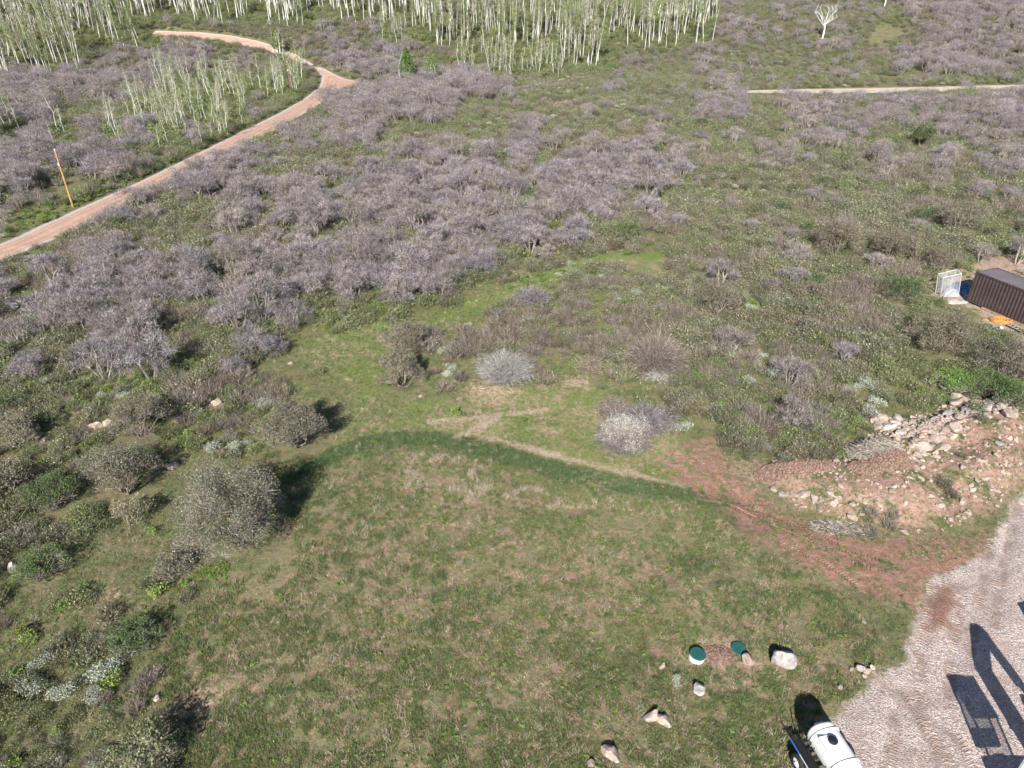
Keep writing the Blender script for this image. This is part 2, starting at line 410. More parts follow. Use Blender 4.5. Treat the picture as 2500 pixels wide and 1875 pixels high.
# ------------------------------------------------------------------ helpers: meshes
class MB:
    def __init__(self): self.v = []; self.f = []; self.t = []; self.n = 0; self.mi = []
    def add(self, v, f, tint=0.5, mi=0):
        v = np.asarray(v, float).reshape(-1, 3)
        self.v.append(v)
        self.f += [tuple(int(i) + self.n for i in q) for q in f]
        self.mi += [mi] * len(f)
        self.t.append(np.full(len(v), tint) if np.isscalar(tint) else np.asarray(tint, float))
        self.n += len(v)
    def tris(self, V, tint, mi=0, k=3):
        """V: (n, k, 3) loose faces"""
        n = len(V)
        if n == 0: return
        self.v.append(V.reshape(-1, 3)); idx = np.arange(n * k).reshape(n, k) + self.n
        self.f += [tuple(r) for r in idx.tolist()]; self.mi += [mi] * n
        self.t.append(np.repeat(tint, k)); self.n += n * k
    def box(self, c, s, rot=None, tint=.5, mi=0, bev=0.0):
        a = np.array([(x, y, z) for z in (-.5, .5) for y in (-.5, .5) for x in (-.5, .5)]) * np.array(s)
        if rot is not None: a = a @ np.array(rot).T
        self.add(a + np.array(c), [(0, 2, 3, 1), (4, 5, 7, 6), (0, 1, 5, 4), (2, 6, 7, 3), (0, 4, 6, 2), (1, 3, 7, 5)], tint, mi)
    def tube(self, pts, rad, n=5, tint=.5, mi=0, cap=True):
        pts = [Vector(p) for p in pts]
        rad = [rad] * len(pts) if np.isscalar(rad) else rad
        vs = []
        up = Vector((0.31, 0.17, 0.93))
        for i, p in enumerate(pts):
            d = (pts[min(i + 1, len(pts) - 1)] - pts[max(i - 1, 0)]).normalized()
            a = d.cross(up if abs(d.dot(up)) < .95 else Vector((1, 0, 0))).normalized(); b = d.cross(a)
            for k in range(n):
                t = 2 * math.pi * k / n
                vs.append(p + (a * math.cos(t) + b * math.sin(t)) * rad[i])
        fs = []
        for i in range(len(pts) - 1):
            for k in range(n):
                fs.append((i * n + k, i * n + (k + 1) % n, (i + 1) * n + (k + 1) % n, (i + 1) * n + k))
        if cap:
            fs.append(tuple(range((len(pts) - 1) * n, len(pts) * n))); fs.append(tuple(reversed(range(n))))
        self.add([tuple(v) for v in vs], fs, tint, mi)
    def mesh(self, name, mats, smooth=False):
        me = bpy.data.meshes.new(name)
        me.from_pydata(np.concatenate(self.v).tolist() if self.v else [], [], self.f)
        a = me.attributes.new('v', 'FLOAT', 'POINT')
        if self.t: a.data.foreach_set('value', np.concatenate(self.t).astype(np.float32))
        for m in (mats if isinstance(mats, (list, tuple)) else [mats]): me.materials.append(m)
        if isinstance(mats, (list, tuple)) and len(mats) > 1: me.polygons.foreach_set('material_index', self.mi)
        if smooth: me.polygons.foreach_set('use_smooth', np.ones(len(me.polygons), bool))
        me.update()
        return me
def ob(name, me, parent=None, loc=(0, 0, 0), rot=(0, 0, 0), scale=(1, 1, 1)):
    o = bpy.data.objects.new(name, me); COL.objects.link(o)
    o.parent = parent; o.location = loc; o.rotation_euler = rot; o.scale = scale
    return o
def tag(o, label, cat, group=None):
    o['label'] = label; o['category'] = cat
    if group: o['group'] = group
    return o
def empty(name, loc, rot=(0, 0, 0), scale=(1, 1, 1)):
    o = bpy.data.objects.new(name, None); COL.objects.link(o); o.empty_display_size = .3
    o.location = loc; o.rotation_euler = rot; o.scale = scale
    return o

def unit(n, r=rs):
    a = r.normal(size=(n, 3)); return a / np.linalg.norm(a, axis=1, keepdims=True)
def slivers(P, D, L, W, r=rs):
    """thin pointed twigs: a triangle each"""
    s = np.cross(D, unit(len(P), r)); s /= np.linalg.norm(s, axis=1, keepdims=True) + 1e-9
    W = np.broadcast_to(W, (len(P),))[:, None]; L = np.broadcast_to(L, (len(P),))[:, None]
    return np.stack([P - s * W / 2, P + s * W / 2, P + D * L], 1)
def leaves(P, size, up=0.4, r=rs):
    n = unit(len(P), r); n[:, 2] = np.abs(n[:, 2]) + up; n /= np.linalg.norm(n, axis=1, keepdims=True)
    a = np.cross(n, unit(len(P), r)); a /= np.linalg.norm(a, axis=1, keepdims=True) + 1e-9
    b = np.cross(n, a)
    s = np.broadcast_to(size, (len(P),))[:, None] / 2
    return np.stack([P - a * s, P - b * s * .6, P + a * s, P + b * s * .6], 1)

# ------------------------------------------------------------------ plant materials
M_twig = veg('grey_lilac_twigs', [(0, (0.055, 0.047, 0.045)), (0.5, (0.20, 0.174, 0.182)), (1, (0.44, 0.39, 0.41))], (1.0, 0.99, 0.86), .16, .8, .1)
M_greyb = veg('grey_brown_twigs', [(0, (0.06, 0.052, 0.04)), (0.5, (0.18, 0.157, 0.13)), (1, (0.40, 0.365, 0.315))], (1.05, 1.0, .9), .22, .8, .1)
M_bark = veg('grey_bark', [(0, (0.18, 0.15, 0.13)), (1, (0.42, 0.37, 0.32))], None, .2, .9, .1)
M_brush = veg('olive_brown_brush', [(0, (0.055, 0.05, 0.034)), (0.35, (0.15, 0.14, 0.10)), (0.6, (0.135, 0.15, 0.075)), (1, (0.34, 0.33, 0.265))], (1.06, 0.96, 0.94), .25)
M_brushg = veg('grey_green_brush', [(0, (0.045, 0.055, 0.024)), (0.45, (0.125, 0.145, 0.068)), (0.8, (0.21, 0.225, 0.125)), (1, (0.29, 0.295, 0.19))], (1.05, 1.0, 0.95), .25)
M_pale = veg('pale_grey_twigs', [(0, (0.12, 0.115, 0.10)), (0.5, (0.29, 0.275, 0.25)), (1, (0.48, 0.46, 0.43))], None, .08)
M_sage = veg('silver_sage_leaves', [(0, (0.15, 0.165, 0.125)), (0.5, (0.32, 0.345, 0.275)), (1, (0.50, 0.525, 0.45))], (1.0, 1.0, .93), .2)
M_forb = veg('fresh_green_leaves', [(0, (0.055, 0.09, 0.025)), (0.5, (0.115, 0.18, 0.045)), (1, (0.19, 0.27, 0.075))], (1.15, 1.0, .9), .25)
M_dleaf = veg('olive_grey_leaves', [(0, (0.045, 0.042, 0.028)), (0.45, (0.135, 0.125, 0.088)), (0.8, (0.215, 0.20, 0.148)), (1, (0.30, 0.28, 0.225))], (1.02, .96, .93), .1)
M_dark = veg('dark_green_leaves', [(0, (0.035, 0.055, 0.022)), (0.5, (0.075, 0.115, 0.04)), (1, (0.15, 0.19, 0.075))], None, .2)
M_white = veg('white_blossom_twigs', [(0, (0.20, 0.19, 0.165)), (0.5, (0.37, 0.355, 0.32)), (1, (0.58, 0.565, 0.52))], None, .08)
M_redbr = veg('brown_red_twigs', [(0, (0.075, 0.052, 0.042)), (0.5, (0.19, 0.15, 0.13)), (1, (0.38, 0.33, 0.295))], None, .1)
M_aspen = veg('white_aspen_bark', [(0, (0.20, 0.18, 0.15)), (0.5, (0.56, 0.54, 0.49)), (1, (0.80, 0.78, 0.72))], None, .2)
M_aleaf = veg('yellow_green_aspen_leaves', [(0, (0.09, 0.12, 0.04)), (0.5, (0.165, 0.21, 0.075)), (1, (0.26, 0.31, 0.13))], (1.1, .97, 1.1), .18)
M_atwig = veg('tan_grey_aspen_twigs', [(0, (0.16, 0.16, 0.10)), (0.5, (0.27, 0.265, 0.18)), (1, (0.40, 0.385, 0.30))], None, .12)
M_grass = veg('meadow_grass', [(0, (0.052, 0.082, 0.03)), (0.35, (0.115, 0.155, 0.058)), (0.6, (0.185, 0.21, 0.095)), (0.8, (0.30, 0.245, 0.165)), (1, (0.42, 0.35, 0.26))], (1.12, .96, 1.0), .35)
M_grassd = veg('dark_lush_grass', [(0, (0.045, 0.078, 0.03)), (0.6, (0.095, 0.135, 0.052)), (1, (0.18, 0.215, 0.11))], None, .25)
M_straw = veg('dry_straw', [(0, (0.22, 0.17, 0.12)), (0.5, (0.36, 0.29, 0.21)), (1, (0.50, 0.44, 0.34))], None, .2)
M_yg = veg('yellow_green_grass', [(0, (0.10, 0.125, 0.045)), (0.6, (0.175, 0.20, 0.075)), (1, (0.28, 0.275, 0.14))], (1.1, .95, 1.), .2)

# ------------------------------------------------------------------ plant shapes
def oak_parts(seed, Hh=3.2, Rr=2.0, n=3000):
    r = np.random.RandomState(seed)
    nb = r.randint(15, 21)
    B = []
    for k in range(nb):
        a = 2 * math.pi * k * 0.618 + r.uniform(-.3, .3); q = math.sqrt((k + .5) / nb) * Rr * .78
        B.append((q * math.cos(a), q * math.sin(a), Hh * (0.72 - 0.34 * (q / Rr) ** 2) + r.uniform(-.75, .4)))
    B = np.array(B)
    tr = MB()
    for s in range(5):
        a = s * 1.3 + r.uniform(0, .6); b0 = (0.15 * math.cos(a), 0.15 * math.sin(a), -0.15)
        mid = (0.5 * Rr * .6 * math.cos(a) + r.uniform(-.2, .2), 0.5 * Rr * .6 * math.sin(a), Hh * .33)
        near = B[np.argsort(((B[:, :2] - np.array(mid[:2])) ** 2).sum(1))[:3]]
        tr.tube([b0, mid, near[0] - (0, 0, .2)], [.07, .055, .02], 4, r.uniform(.2, .7), cap=False)
        for q in near[1:]:
            tr.tube([mid, (np.array(mid) + q) / 2 + r.normal(0, .12, 3), q], [.035, .025, .01], 3, r.uniform(.3, .9), cap=False)
    cr = MB()
    rad = r.uniform(.38, .78, nb) * Rr / 2.0
    ci = r.choice(nb, n, p=rad ** 2 / (rad ** 2).sum())
    D = unit(n, r); D[:, 2] = D[:, 2] * .75 + .28; D /= np.linalg.norm(D, axis=1, keepdims=True)
    f = r.uniform(.25, 1.0, n) ** .6
    P = B[ci] + D * (rad[ci] * f)[:, None] * np.array([1, 1, .8])
    D2 = D + unit(n, r) * .75; D2[:, 2] += .25; D2 /= np.linalg.norm(D2, axis=1, keepdims=True)
    tint = np.clip(.5 + r.normal(0, .26, n) + r.normal(0, .10, nb)[ci], 0, 1)
    cr.tris(slivers(P - D2 * .12, D2, r.uniform(.2, .5, n), r.uniform(.014, .032, n), r), tint)
    return tr, cr
OAK = []
for k in range(6):
    t, c = oak_parts(100 + k, [3.2, 2.8, 3.6, 3.0, 2.5, 3.4][k], [1.9, 2.2, 1.8, 2.0, 1.7, 2.3][k])
    OAK.append((t.mesh('oak_trunk', M_bark), c.mesh('oak_crown', M_twig)))

def joined(name, parts, mats):
    """meshes joined into one with several materials"""
    out = MB()
    for (mb, mi) in parts:
        V = np.concatenate(mb.v); out.add(V, mb.f, np.concatenate(mb.t), mi)
    return out.mesh(name, mats)
OAKJ = []
for k in range(4):
    t, c = oak_parts(200 + k, 3.0 + .2 * k, 2.0, 1900)
    OAKJ.append(joined('oak', [(t, 0), (c, 1)], [M_bark, M_twig]))

def brush(seed, rad, hh, n, leafy=.4, lean=1.0, w=.02, ls=.07):
    r = np.random.RandomState(seed); m = MB()
    a = r.uniform(0, 2 * math.pi, n); q = np.sqrt(r.uniform(0, 1, n)) * rad * .55
    P = np.stack([q * np.cos(a), q * np.sin(a), r.uniform(0, .35, n) * hh], 1)
    D = np.stack([np.cos(a) * q / rad * lean, np.sin(a) * q / rad * lean, np.full(n, .8)], 1) + unit(n, r) * .45; D[:, 2] = np.abs(D[:, 2])
    D /= np.linalg.norm(D, axis=1, keepdims=True)
    m.tris(slivers(P, D, r.uniform(.4, .8, n) * hh, r.uniform(.6, 1.4, n) * w, r), np.clip(r.normal(.45, .22, n), 0, 1))
    nl = int(n * leafy)
    a = r.uniform(0, 2 * math.pi, nl); q = np.sqrt(r.uniform(0, 1, nl)) * rad
    z = hh * (1 - (q / rad) ** 2 * .75) * r.uniform(.55, 1.05, nl)
    L = np.stack([q * np.cos(a), q * np.sin(a), z], 1)
    m.tris(leaves(L, r.uniform(.6, 1.5, nl) * ls, .3, r), np.clip(r.normal(.55, .25, nl), 0, 1), 0, 4)
    return m
def mound(seed, rad, hh, n, ls, lumps=5, up=.4):
    """leafy mound out of several lumps"""
    r = np.random.RandomState(seed); m = MB()
    C = np.stack([r.uniform(-.55, .55, lumps) * rad, r.uniform(-.55, .55, lumps) * rad, r.uniform(.35, .6, lumps) * hh], 1)
    ci = r.randint(0, lumps, n); D = unit(n, r); D[:, 2] = np.abs(D[:, 2]) * .9
    f = r.uniform(.45, 1, n)
    P = C[ci] + D * f[:, None] * np.array([rad * .52, rad * .52, hh * .5])
    m.tris(leaves(P, r.uniform(.6, 1.4, n) * ls, up, r), np.clip(.5 + r.normal(0, .24, n), 0, 1), 0, 4)
    return m

def tuft(seed, n, hh, rad, w, tmean, tsd):
    r = np.random.RandomState(seed); m = MB()
    a = r.uniform(0, 2 * math.pi, n); q = np.sqrt(r.uniform(0, 1, n)) * rad
    P = np.stack([q * np.cos(a), q * np.sin(a), np.full(n, -.01)], 1)
    D = unit(n, r) * .6; D[:, 2] = .7; D /= np.linalg.norm(D, axis=1, keepdims=True)
    m.tris(slivers(P, D, r.uniform(.5, 1, n) * hh, w, r), np.clip(r.normal(tmean, tsd, n), 0, 1))
    return m

def big_shrub(seed, Rr, Hh, n, ls, dens=14, stems=14):
    """large rounded leafy shrub: many upright lobes on stems that fan out of the base"""
    r = np.random.RandomState(seed)
    C = []
    for k in range(dens):
        a = 2 * math.pi * k * .618 + r.uniform(-.3, .3); q = math.sqrt((k + .6) / dens) * Rr * .74
        C.append((q * math.cos(a), q * math.sin(a), Hh * (.68 - .34 * (q / Rr) ** 2) + r.uniform(-.14, .12) * Hh))
    C = np.array(C); rad = r.uniform(.14, .30, dens) * Rr
    lop = 1 + .28 * np.sin(np.arctan2(C[:, 1], C[:, 0]) * 1 + seed) + .16 * np.sin(np.arctan2(C[:, 1], C[:, 0]) * 3 + seed * 2); C[:, :2] *= lop[:, None]; C[:, 2] *= r.uniform(.72, 1.12, dens)
    st = MB()
    for k in range(stems):
        c = C[k % dens] + r.normal(0, .15, 3)
        b = np.array([r.uniform(-.25, .25), r.uniform(-.25, .25), -.1])
        mid = (b + c) / 2 + np.array([r.uniform(-.2, .2), r.uniform(-.2, .2), -.12 * Hh])
        st.tube([b, mid, c], [.05, .035, .012], 4, r.uniform(.2, .9), cap=False)
    sn = n // 4
    ci = r.randint(0, dens, sn); D = unit(sn, r); D[:, 2] = np.abs(D[:, 2]) * .8 + .1
    P = C[ci] - np.array([0, 0, .25]) + D * (rad[ci] * r.uniform(.1, .8, sn))[:, None]
    st.tris(slivers(P, D / np.linalg.norm(D, axis=1, keepdims=True), r.uniform(.2, .5, sn), .022, r), r.uniform(.2, 1, sn))
    cr = MB()
    ci = r.choice(dens, n, p=rad ** 2 / (rad ** 2).sum())
    D = unit(n, r); D[:, 2] = np.where(D[:, 2] < -.35, -D[:, 2], D[:, 2])
    f = r.uniform(.35, 1.08, n) ** .5
    P = C[ci] + D * (rad[ci] * f)[:, None] * np.array([1, 1, 1.6])
    clump = vnoise(P[:, 0] * 7, P[:, 1] * 7 + P[:, 2] * 5, 1.6)
    keep = (clump > -.25) | (r.uniform(0, 1, n) < .35)
    P = P[keep]; f = f[keep]; P[:, 2] = np.maximum(P[:, 2], .05)
    cr.tris(leaves(P, r.uniform(.7, 1.4, len(P)) * ls, .35, r), np.clip(.5 + r.normal(0, .24, len(P)), 0, 1), 0, 4)
    return st, cr

def fan_shrub(seed, Rr, Hh, n, w=.018, droop=.25):
    """shrub of long bare wands that radiate from the base"""
    r = np.random.RandomState(seed); m = MB()
    a = r.uniform(0, 2 * math.pi, n); e = r.uniform(.0, 1, n) ** .65
    D = np.stack([np.cos(a) * e * Rr, np.sin(a) * e * Rr, Hh * (1 - .45 * e ** 2) * r.uniform(.7, 1.05, n)], 1)
    P0 = np.stack([np.cos(a) * e * .35, np.sin(a) * e * .35, np.zeros(n)], 1) + r.normal(0, .08, (n, 3)) * [1, 1, 0]
    s0 = (r.uniform(0.0, 1, n) ** .7)[:, None] * .88; s1 = np.minimum(s0 + r.uniform(.08, .26, n)[:, None], 1)
    wob = np.stack([vnoise(a * 9 + seed, s0[:, 0] * 3, .5), vnoise(a * 9 + 50, s0[:, 0] * 3, .5), vnoise(a * 9 + 90, s0[:, 0] * 3, .5)], 1) * .22
    A = P0 + D * s0 + wob; B = P0 + D * s1 + wob + r.normal(0, .13, (n, 3)) * np.array([1.2, 1.2, 1]); B[:, 2] -= droop * (s1[:, 0] * e) ** 2; A[:, 2] = np.maximum(A[:, 2], 0)
    d = B - A; L = np.linalg.norm(d, axis=1)
    m.tris(slivers(A, d / L[:, None], L, w * r.uniform(.6, 1.5, n), r), np.clip(.5 + r.normal(0, .25, n), 0, 1))
    return m

def aspen_parts(seed, Hh, leafy, crooked=.35, r0=.11, low=.45, nl=2000):
    r = np.random.RandomState(seed)
    tr = MB(); pts = []; x = y = 0.0; k = 7
    for i in range(k + 1):
        pts.append((x, y, Hh * i / k - .2 * (i == 0))); x += r.uniform(-1, 1) * crooked * Hh / 60 * 2; y += r.uniform(-1, 1) * crooked * Hh / 60 * 2
    rad = [r0 * (1 - .85 * i / k) for i in range(k + 1)]
    tr.tube(pts, rad, 6, .9, cap=False); tr.t[-1] = np.clip(tr.t[-1] - (r.uniform(0, 1, len(tr.t[-1])) < .25) * .6, 0, 1)
    P = np.array(pts); ends = []
    for i in range(int(Hh * 2.0)):
        t = r.uniform(low, .97) * k; j = int(t); b = P[j] * (1 - t + j) + P[min(j + 1, k)] * (t - j)
        a = r.uniform(0, 6.28); ln = r.uniform(.5, 1.5) * (1.15 - t / k) * Hh / 8
        e = b + np.array([math.cos(a) * ln, math.sin(a) * ln, ln * r.uniform(.3, .9)])
        tr.tube([b, e], [.025, .008], 3, r.uniform(.2, .9), cap=False); ends.append((b + e) / 2); ends.append(e)
    ends = np.array(ends); cr = MB(); n = nl if leafy else int(nl * .7)
    ci = r.randint(0, len(ends), n)
    if leafy:
        Q = ends[ci] + r.normal(0, .30, (n, 3))
        cr.tris(leaves(Q, r.uniform(.09, .19, n), .3, r), np.clip(r.normal(.55, .22, n), 0, 1), 0, 4)
    else:
        D = unit(n, r); D[:, 2] = np.abs(D[:, 2]); 
        cr.tris(slivers(ends[ci] + r.normal(0, .12, (n, 3)), D, r.uniform(.25, .6, n), .026, r), np.clip(r.normal(.5, .2, n), 0, 1))
    return tr, cr, leafy
ASP = []
for k, (h, lf) in enumerate([(11, 1), (12.5, 0), (10, 0), (13, 1), (9, 1), (11.5, 0)]):
    t, c, _ = aspen_parts(300 + k, h, lf, r0=.078, low=.5)
    ASP.append((t.mesh('aspen_trunk', M_aspen), c.mesh('aspen_crown', M_aleaf if lf else M_atwig), lf))
YAS = []
for k, (h, lf) in enumerate([(5.5, 0), (6.5, 0), (4.8, 0), (6, 1)]):
    t, c, _ = aspen_parts(340 + k, h, lf, .9, .042, .3, 420)
    YAS.append((t.mesh('young_aspen_trunk', M_aspen), c.mesh('young_aspen_crown', M_aleaf if lf else M_atwig), lf))
ASPJ = []
for k in range(4):
    t, c, lf = aspen_parts(320 + k, 10 + k, k % 2, low=.5)
    ASPJ.append(joined('aspen', [(t, 0), (c, 1)], [M_aspen, M_aleaf if lf else M_atwig]))

# ------------------------------------------------------------------ what grows where (one letter to about 55 picture pixels)
COVER = [
 "AAAAAAAAAAAAAAAAAAAAAAAAAAAAoboobbbOOOOOO",
 "AAAAAAobbbbboobaaAAAAAAAAAAAooboosGbOOoO",
 "AAAboooOSobaoOOObbaaaaAAbobosssssbbOOOOO",
 "OOOOOOaaaaaaboOOOOObSSSsbsssossbsbGsbbbb",
 "OobbbaaaaabbbOOOOobSsSSsSbboobooooooooOO",
 "bobobobobLboooosSSssobssbobbsbbooobLoooo",
 "OOOOOobbOOobSSsoOOObObOOOOobbbobsbobobbo",
 "OOGOOObOOOOOOoOOOOOOOOOOOObbbsbbSsbbobob",
 "oLLbOObssOOOOOOOOOOOOOOObobbsbbsbbbbbLbb",
 "bbOOoSbboOoOOOOOOOOOOOObbGbbbbsbbbbbbbLL",
 "bobOOOOSSOOOOOOOOOOoGobbGGbbbsbbbsbbLLbb",
 "obOOOOOOoOOOOOOOooGGblllbbbbbssbbbsLLXXX",
 "OOOOOOoboOOOLLLLGGGllllllllbbbSsbsbLXXXX",
 "obOOOOLobOOGGGGGlSlSllllllbbbbbsbSbbLbLb",
 "LobOOOLLobGGGGGGGSGllGGGbLbbbSbbbSbLLLLL",
 "bLbLbLLbbblGGGGGGGGGGGGGGGbbbbbbbSSLLRRR",
 "bbLbbLLbbbLGGGGGGGGGGGGGGGbbbbbbbbRRRRRR",
 "bbbLbLGLSSGGGGGGGGGGGGGGGGbbbbbbbRRRRRRR",
 "bbbbbLGGGGGFFFFFFFFFFFFFFGGGGlllRRRRRRRR",
 "bbbLbGGGFFFFFFFFFFFFFFFFFFFFGGllRRRRRRRR",
 "bbbLGLGGGFFFFFFFFFFFFFFFFFFFFGGGlllRRGG.",
 "bbGGGGGGGGGFFFFFFFFFFFFFFFFFFFGGGGGGG...",
 "bbGGGGLGGGFFFFFFFFFFFFFFFFFFFFFFFGGG....",
 "bbLGGGGGFFFFFFFFFFFFFFFFFFFFFFFFFFG.....",
 "bbGGbGFFFFFFFFFFFFFFFFFFFFFFFFFFFFG.....",
 "bbbbbbFFFFFFFFFFFFFFFFFFFFFFFFFFFFF.....",
 "bbSbbbFFFFFFFFFFFFFFFFFFFFFFFFFFFFG.....",
 "bbSSbbFFFFFFFFFFFFFFFFFFFFFFFFFFG.......",
 "SbbSbbbFFFFFFFFFFFFFFFFFFFFFFFFGG.......",
 "bbSSbbbFFFFFFFFFFFFFFFFFFFFFFFGG........"]
COVER = [(row + row[-1] * 8)[:40] for row in COVER]
CV = np.array([[ord(c) for c in row] for row in COVER])
CV[5, 0:9:2] = ord('a'); CV[4, 1] = ord('O')
CV[18:21, 29:34] = ord('G')
def cover(x, y, jit=14):
    z = interp(GZ, x, y)
    px, py = world2pix(x, y, z)
    px = px + jit * vnoise(px, py * 1.7, 37) * 1.6; py = py + jit * .7 * vnoise(px + 500, py * 1.7, 31)
    i = np.clip((px / 55.3).astype(int), 0, 39); j = np.clip((py / 55.3).astype(int), 0, 29)
    return CV[j, i]
def jgrid(spacing, x0, x1, y0, y1):
    xs = np.arange(x0, x1, spacing); ys = np.arange(y0, y1, spacing)
    X, Y = np.meshgrid(xs, ys)
    X = X + rs.uniform(-.5, .5, X.shape) * spacing; Y = Y + rs.uniform(-.5, .5, X.shape) * spacing
    X = X.ravel(); Y = Y.ravel()
    k = (np.abs(X) < 12 + Y * 0.86)
    return X[k], Y[k]
def clear_of(x, y, road=0.8, gravel=0.3, soil=0.3, front=1.2):
    back = np.maximum(interp(GM['track'], x, y + front * 1.6), interp(GM['track'], x, y + front * 4 * (x > 15)))
    if road > 1.2:
        back = np.maximum(back, np.maximum(interp(GM['road'], x - 1.2, y + 2.5), interp(GM['road'], x - 1.5, y + 5.5)))
    return clear_of_(x, y, road, gravel, soil) & (back < -.3)
def clear_of_(x, y, road, gravel, soil):
    return (interp(GM['road'], x, y) < -road) & (interp(GM['track'], x, y) < -road) & (interp(GM['gravel'], x, y) < -gravel) & (interp(GM['soil'], x, y) < -soil)
def pick(x, y, table, default=0.0):
    c = cover(x, y); p = np.full(len(x), float(default))
    for ch, v in table.items(): p[c == ord(ch)] = v
    return rs.uniform(0, 1, len(x)) < p

KEEP_OUT = []   # (x, y, r) round the things placed by hand
def not_near(x, y, extra=0.0):
    k = np.ones(len(x), bool)
    for (a, b, r) in KEEP_OUT: k &= np.hypot(x - a, y - b) > r + extra
    return k

def scatter(name, x, y, meshes, scl, label, cat, zoff=0.0, tilt=0.12, zs=None, idx=None, slope=True):
    """past the countable: one stuff object, copies set on its points"""
    n = len(x)
    if n == 0: return
    coll = bpy.data.collections.new('source_' + name)
    for k, me in enumerate(meshes):
        o = bpy.data.objects.new('%s_%02d' % (name, k), me); coll.objects.link(o)
    me = bpy.data.meshes.new(name)
    z = interp(GZ, x, y) + zoff
    me.vertices.add(n); me.vertices.foreach_set('co', np.stack([x, y, z], 1).ravel())
    rot = np.stack([rs.normal(0, tilt, n), rs.normal(0, tilt, n), rs.uniform(0, 6.283, n)], 1)
    a = me.attributes.new('rot', 'FLOAT_VECTOR', 'POINT'); a.data.foreach_set('vector', rot.ravel())
    s = np.stack([scl, scl, scl * (zs if zs is not None else 1)], 1)
    a = me.attributes.new('scl', 'FLOAT_VECTOR', 'POINT'); a.data.foreach_set('vector', s.ravel())
    a = me.attributes.new('idx', 'INT', 'POINT'); a.data.foreach_set('value', (rs.randint(0, len(meshes), n) if idx is None else idx).astype(np.int32))
    o = bpy.data.objects.new(name, me); COL.objects.link(o)
    ng = bpy.data.node_groups.new('scatter_' + name, 'GeometryNodeTree')
    ng.interface.new_socket('Geometry', in_out='INPUT', socket_type='NodeSocketGeometry')
    ng.interface.new_socket('Geometry', in_out='OUTPUT', socket_type='NodeSocketGeometry')
    gi = ng.nodes.new('NodeGroupInput'); go = ng.nodes.new('NodeGroupOutput')
    iop = ng.nodes.new('GeometryNodeInstanceOnPoints'); ci = ng.nodes.new('GeometryNodeCollectionInfo')
    ci.inputs['Collection'].default_value = coll; ci.inputs['Separate Children'].default_value = True; ci.inputs['Reset Children'].default_value = True
    def na(nm, t):
        q = ng.nodes.new('GeometryNodeInputNamedAttribute'); q.data_type = t; q.inputs['Name'].default_value = nm
        return q.outputs['Attribute']
    L = ng.links
    L.new(gi.outputs[0], iop.inputs['Points']); L.new(ci.outputs[0], iop.inputs['Instance'])
    iop.inputs['Pick Instance'].default_value = True
    L.new(na('idx', 'INT'), iop.inputs['Instance Index'])
    L.new(na('rot', 'FLOAT_VECTOR'), iop.inputs['Rotation']); L.new(na('scl', 'FLOAT_VECTOR'), iop.inputs['Scale'])
    L.new(iop.outputs[0], go.inputs[0])
    md = o.modifiers.new('scatter', 'NODES'); md.node_group = ng
    o['kind'] = 'stuff'; o['label'] = label; o['category'] = cat
    return o

# ------------------------------------------------------------------ rocks
def rock_material(name, a, b, c):
    m, nt, p = mat(name)
    tc = N(nt, 'ShaderNodeTexCoord').outputs['Object']
    oi = N(nt, 'ShaderNodeObjectInfo')
    off = N(nt, 'ShaderNodeVectorMath', operation='ADD'); nt.links.new(tc, off.inputs[0]); nt.links.new(oi.outputs['Location'], off.inputs[1])
    f = noise(nt, off.outputs[0], 2.6, 8, .65, .4); g = noise(nt, off.outputs[0], 14, 5, .7)
    col = ramp(nt, f, [(0.32, a), (0.5, b), (0.66, c)])
    col = mix(nt, rmp(nt, g, .52, .72, 0, .55), col, tuple(x * .45 for x in a))
    hs = N(nt, 'ShaderNodeHueSaturation'); nt.links.new(rmp(nt, oi.outputs['Random'], 0, 1, .78, 1.15, False), hs.inputs['Value']); nt.links.new(col, hs.inputs['Color'])
    nt.links.new(hs.outputs[0], p.inputs['Base Color']); p.inputs['Roughness'].default_value = .9; p.inputs['Specular IOR Level'].default_value = .2
    bump(nt, p, math_(nt, 'ADD', f, math_(nt, 'MULTIPLY', g, .4)), .9, .06)
    return m
M_rock = rock_material('pale_tan_stone', (0.23, 0.17, 0.135), (0.38, 0.30, 0.245), (0.50, 0.42, 0.355))
M_rockg = rock_material('grey_white_stone', (0.20, 0.175, 0.165), (0.36, 0.325, 0.30), (0.50, 0.46, 0.43))
import bmesh
def rock_mesh(seed, material, sub=3, sq=(1, .8, .62), cuts=13, smooth=False):
    r = np.random.RandomState(seed)
    bm = bmesh.new(); bmesh.ops.create_icosphere(bm, subdivisions=sub, radius=1)
    co = np.array([v.co[:] for v in bm.verts])
    for k in range(cuts):
        n = unit(1, r)[0]; d = r.uniform(.48, .80)
        ex = np.maximum(0, co @ n - d); co -= ex[:, None] * n
    co += (vnoise(co[:, 0] * 3 + seed, co[:, 1] * 3 + co[:, 2] * 2, 1)[:, None]) * .035 * co
    co *= np.array(sq)
    for v, c in zip(bm.verts, co): v.co = c
    me = bpy.data.meshes.new('rock_form'); bm.to_mesh(me); bm.free()
    me.materials.append(material)
    if smooth: me.polygons.foreach_set('use_smooth', np.ones(len(me.polygons), bool))
    return me
ROCKS = [rock_mesh(500 + k, M_rock if k % 4 else M_rockg, 3, (1, r_[0], r_[1])) for k, r_ in enumerate([(.8, .6), (.6, .5), (.9, .7), (.7, .45), (.5, .35), (.85, .5), (.95, .55), (.6, .6)])]
CHIPS = [rock_mesh(560 + k, M_rock, 1, (1, .7, .5), 5) for k in range(6)]
BIGR = [rock_mesh(520 + k, M_rockg if k in (0, 3) else M_rock, 4, s_, 16) for k, s_ in enumerate([(1, .75, .8), (1, .62, .55), (.85, .8, .7), (1, .6, .6), (1, .7, .55), (.8, .55, .5)])]

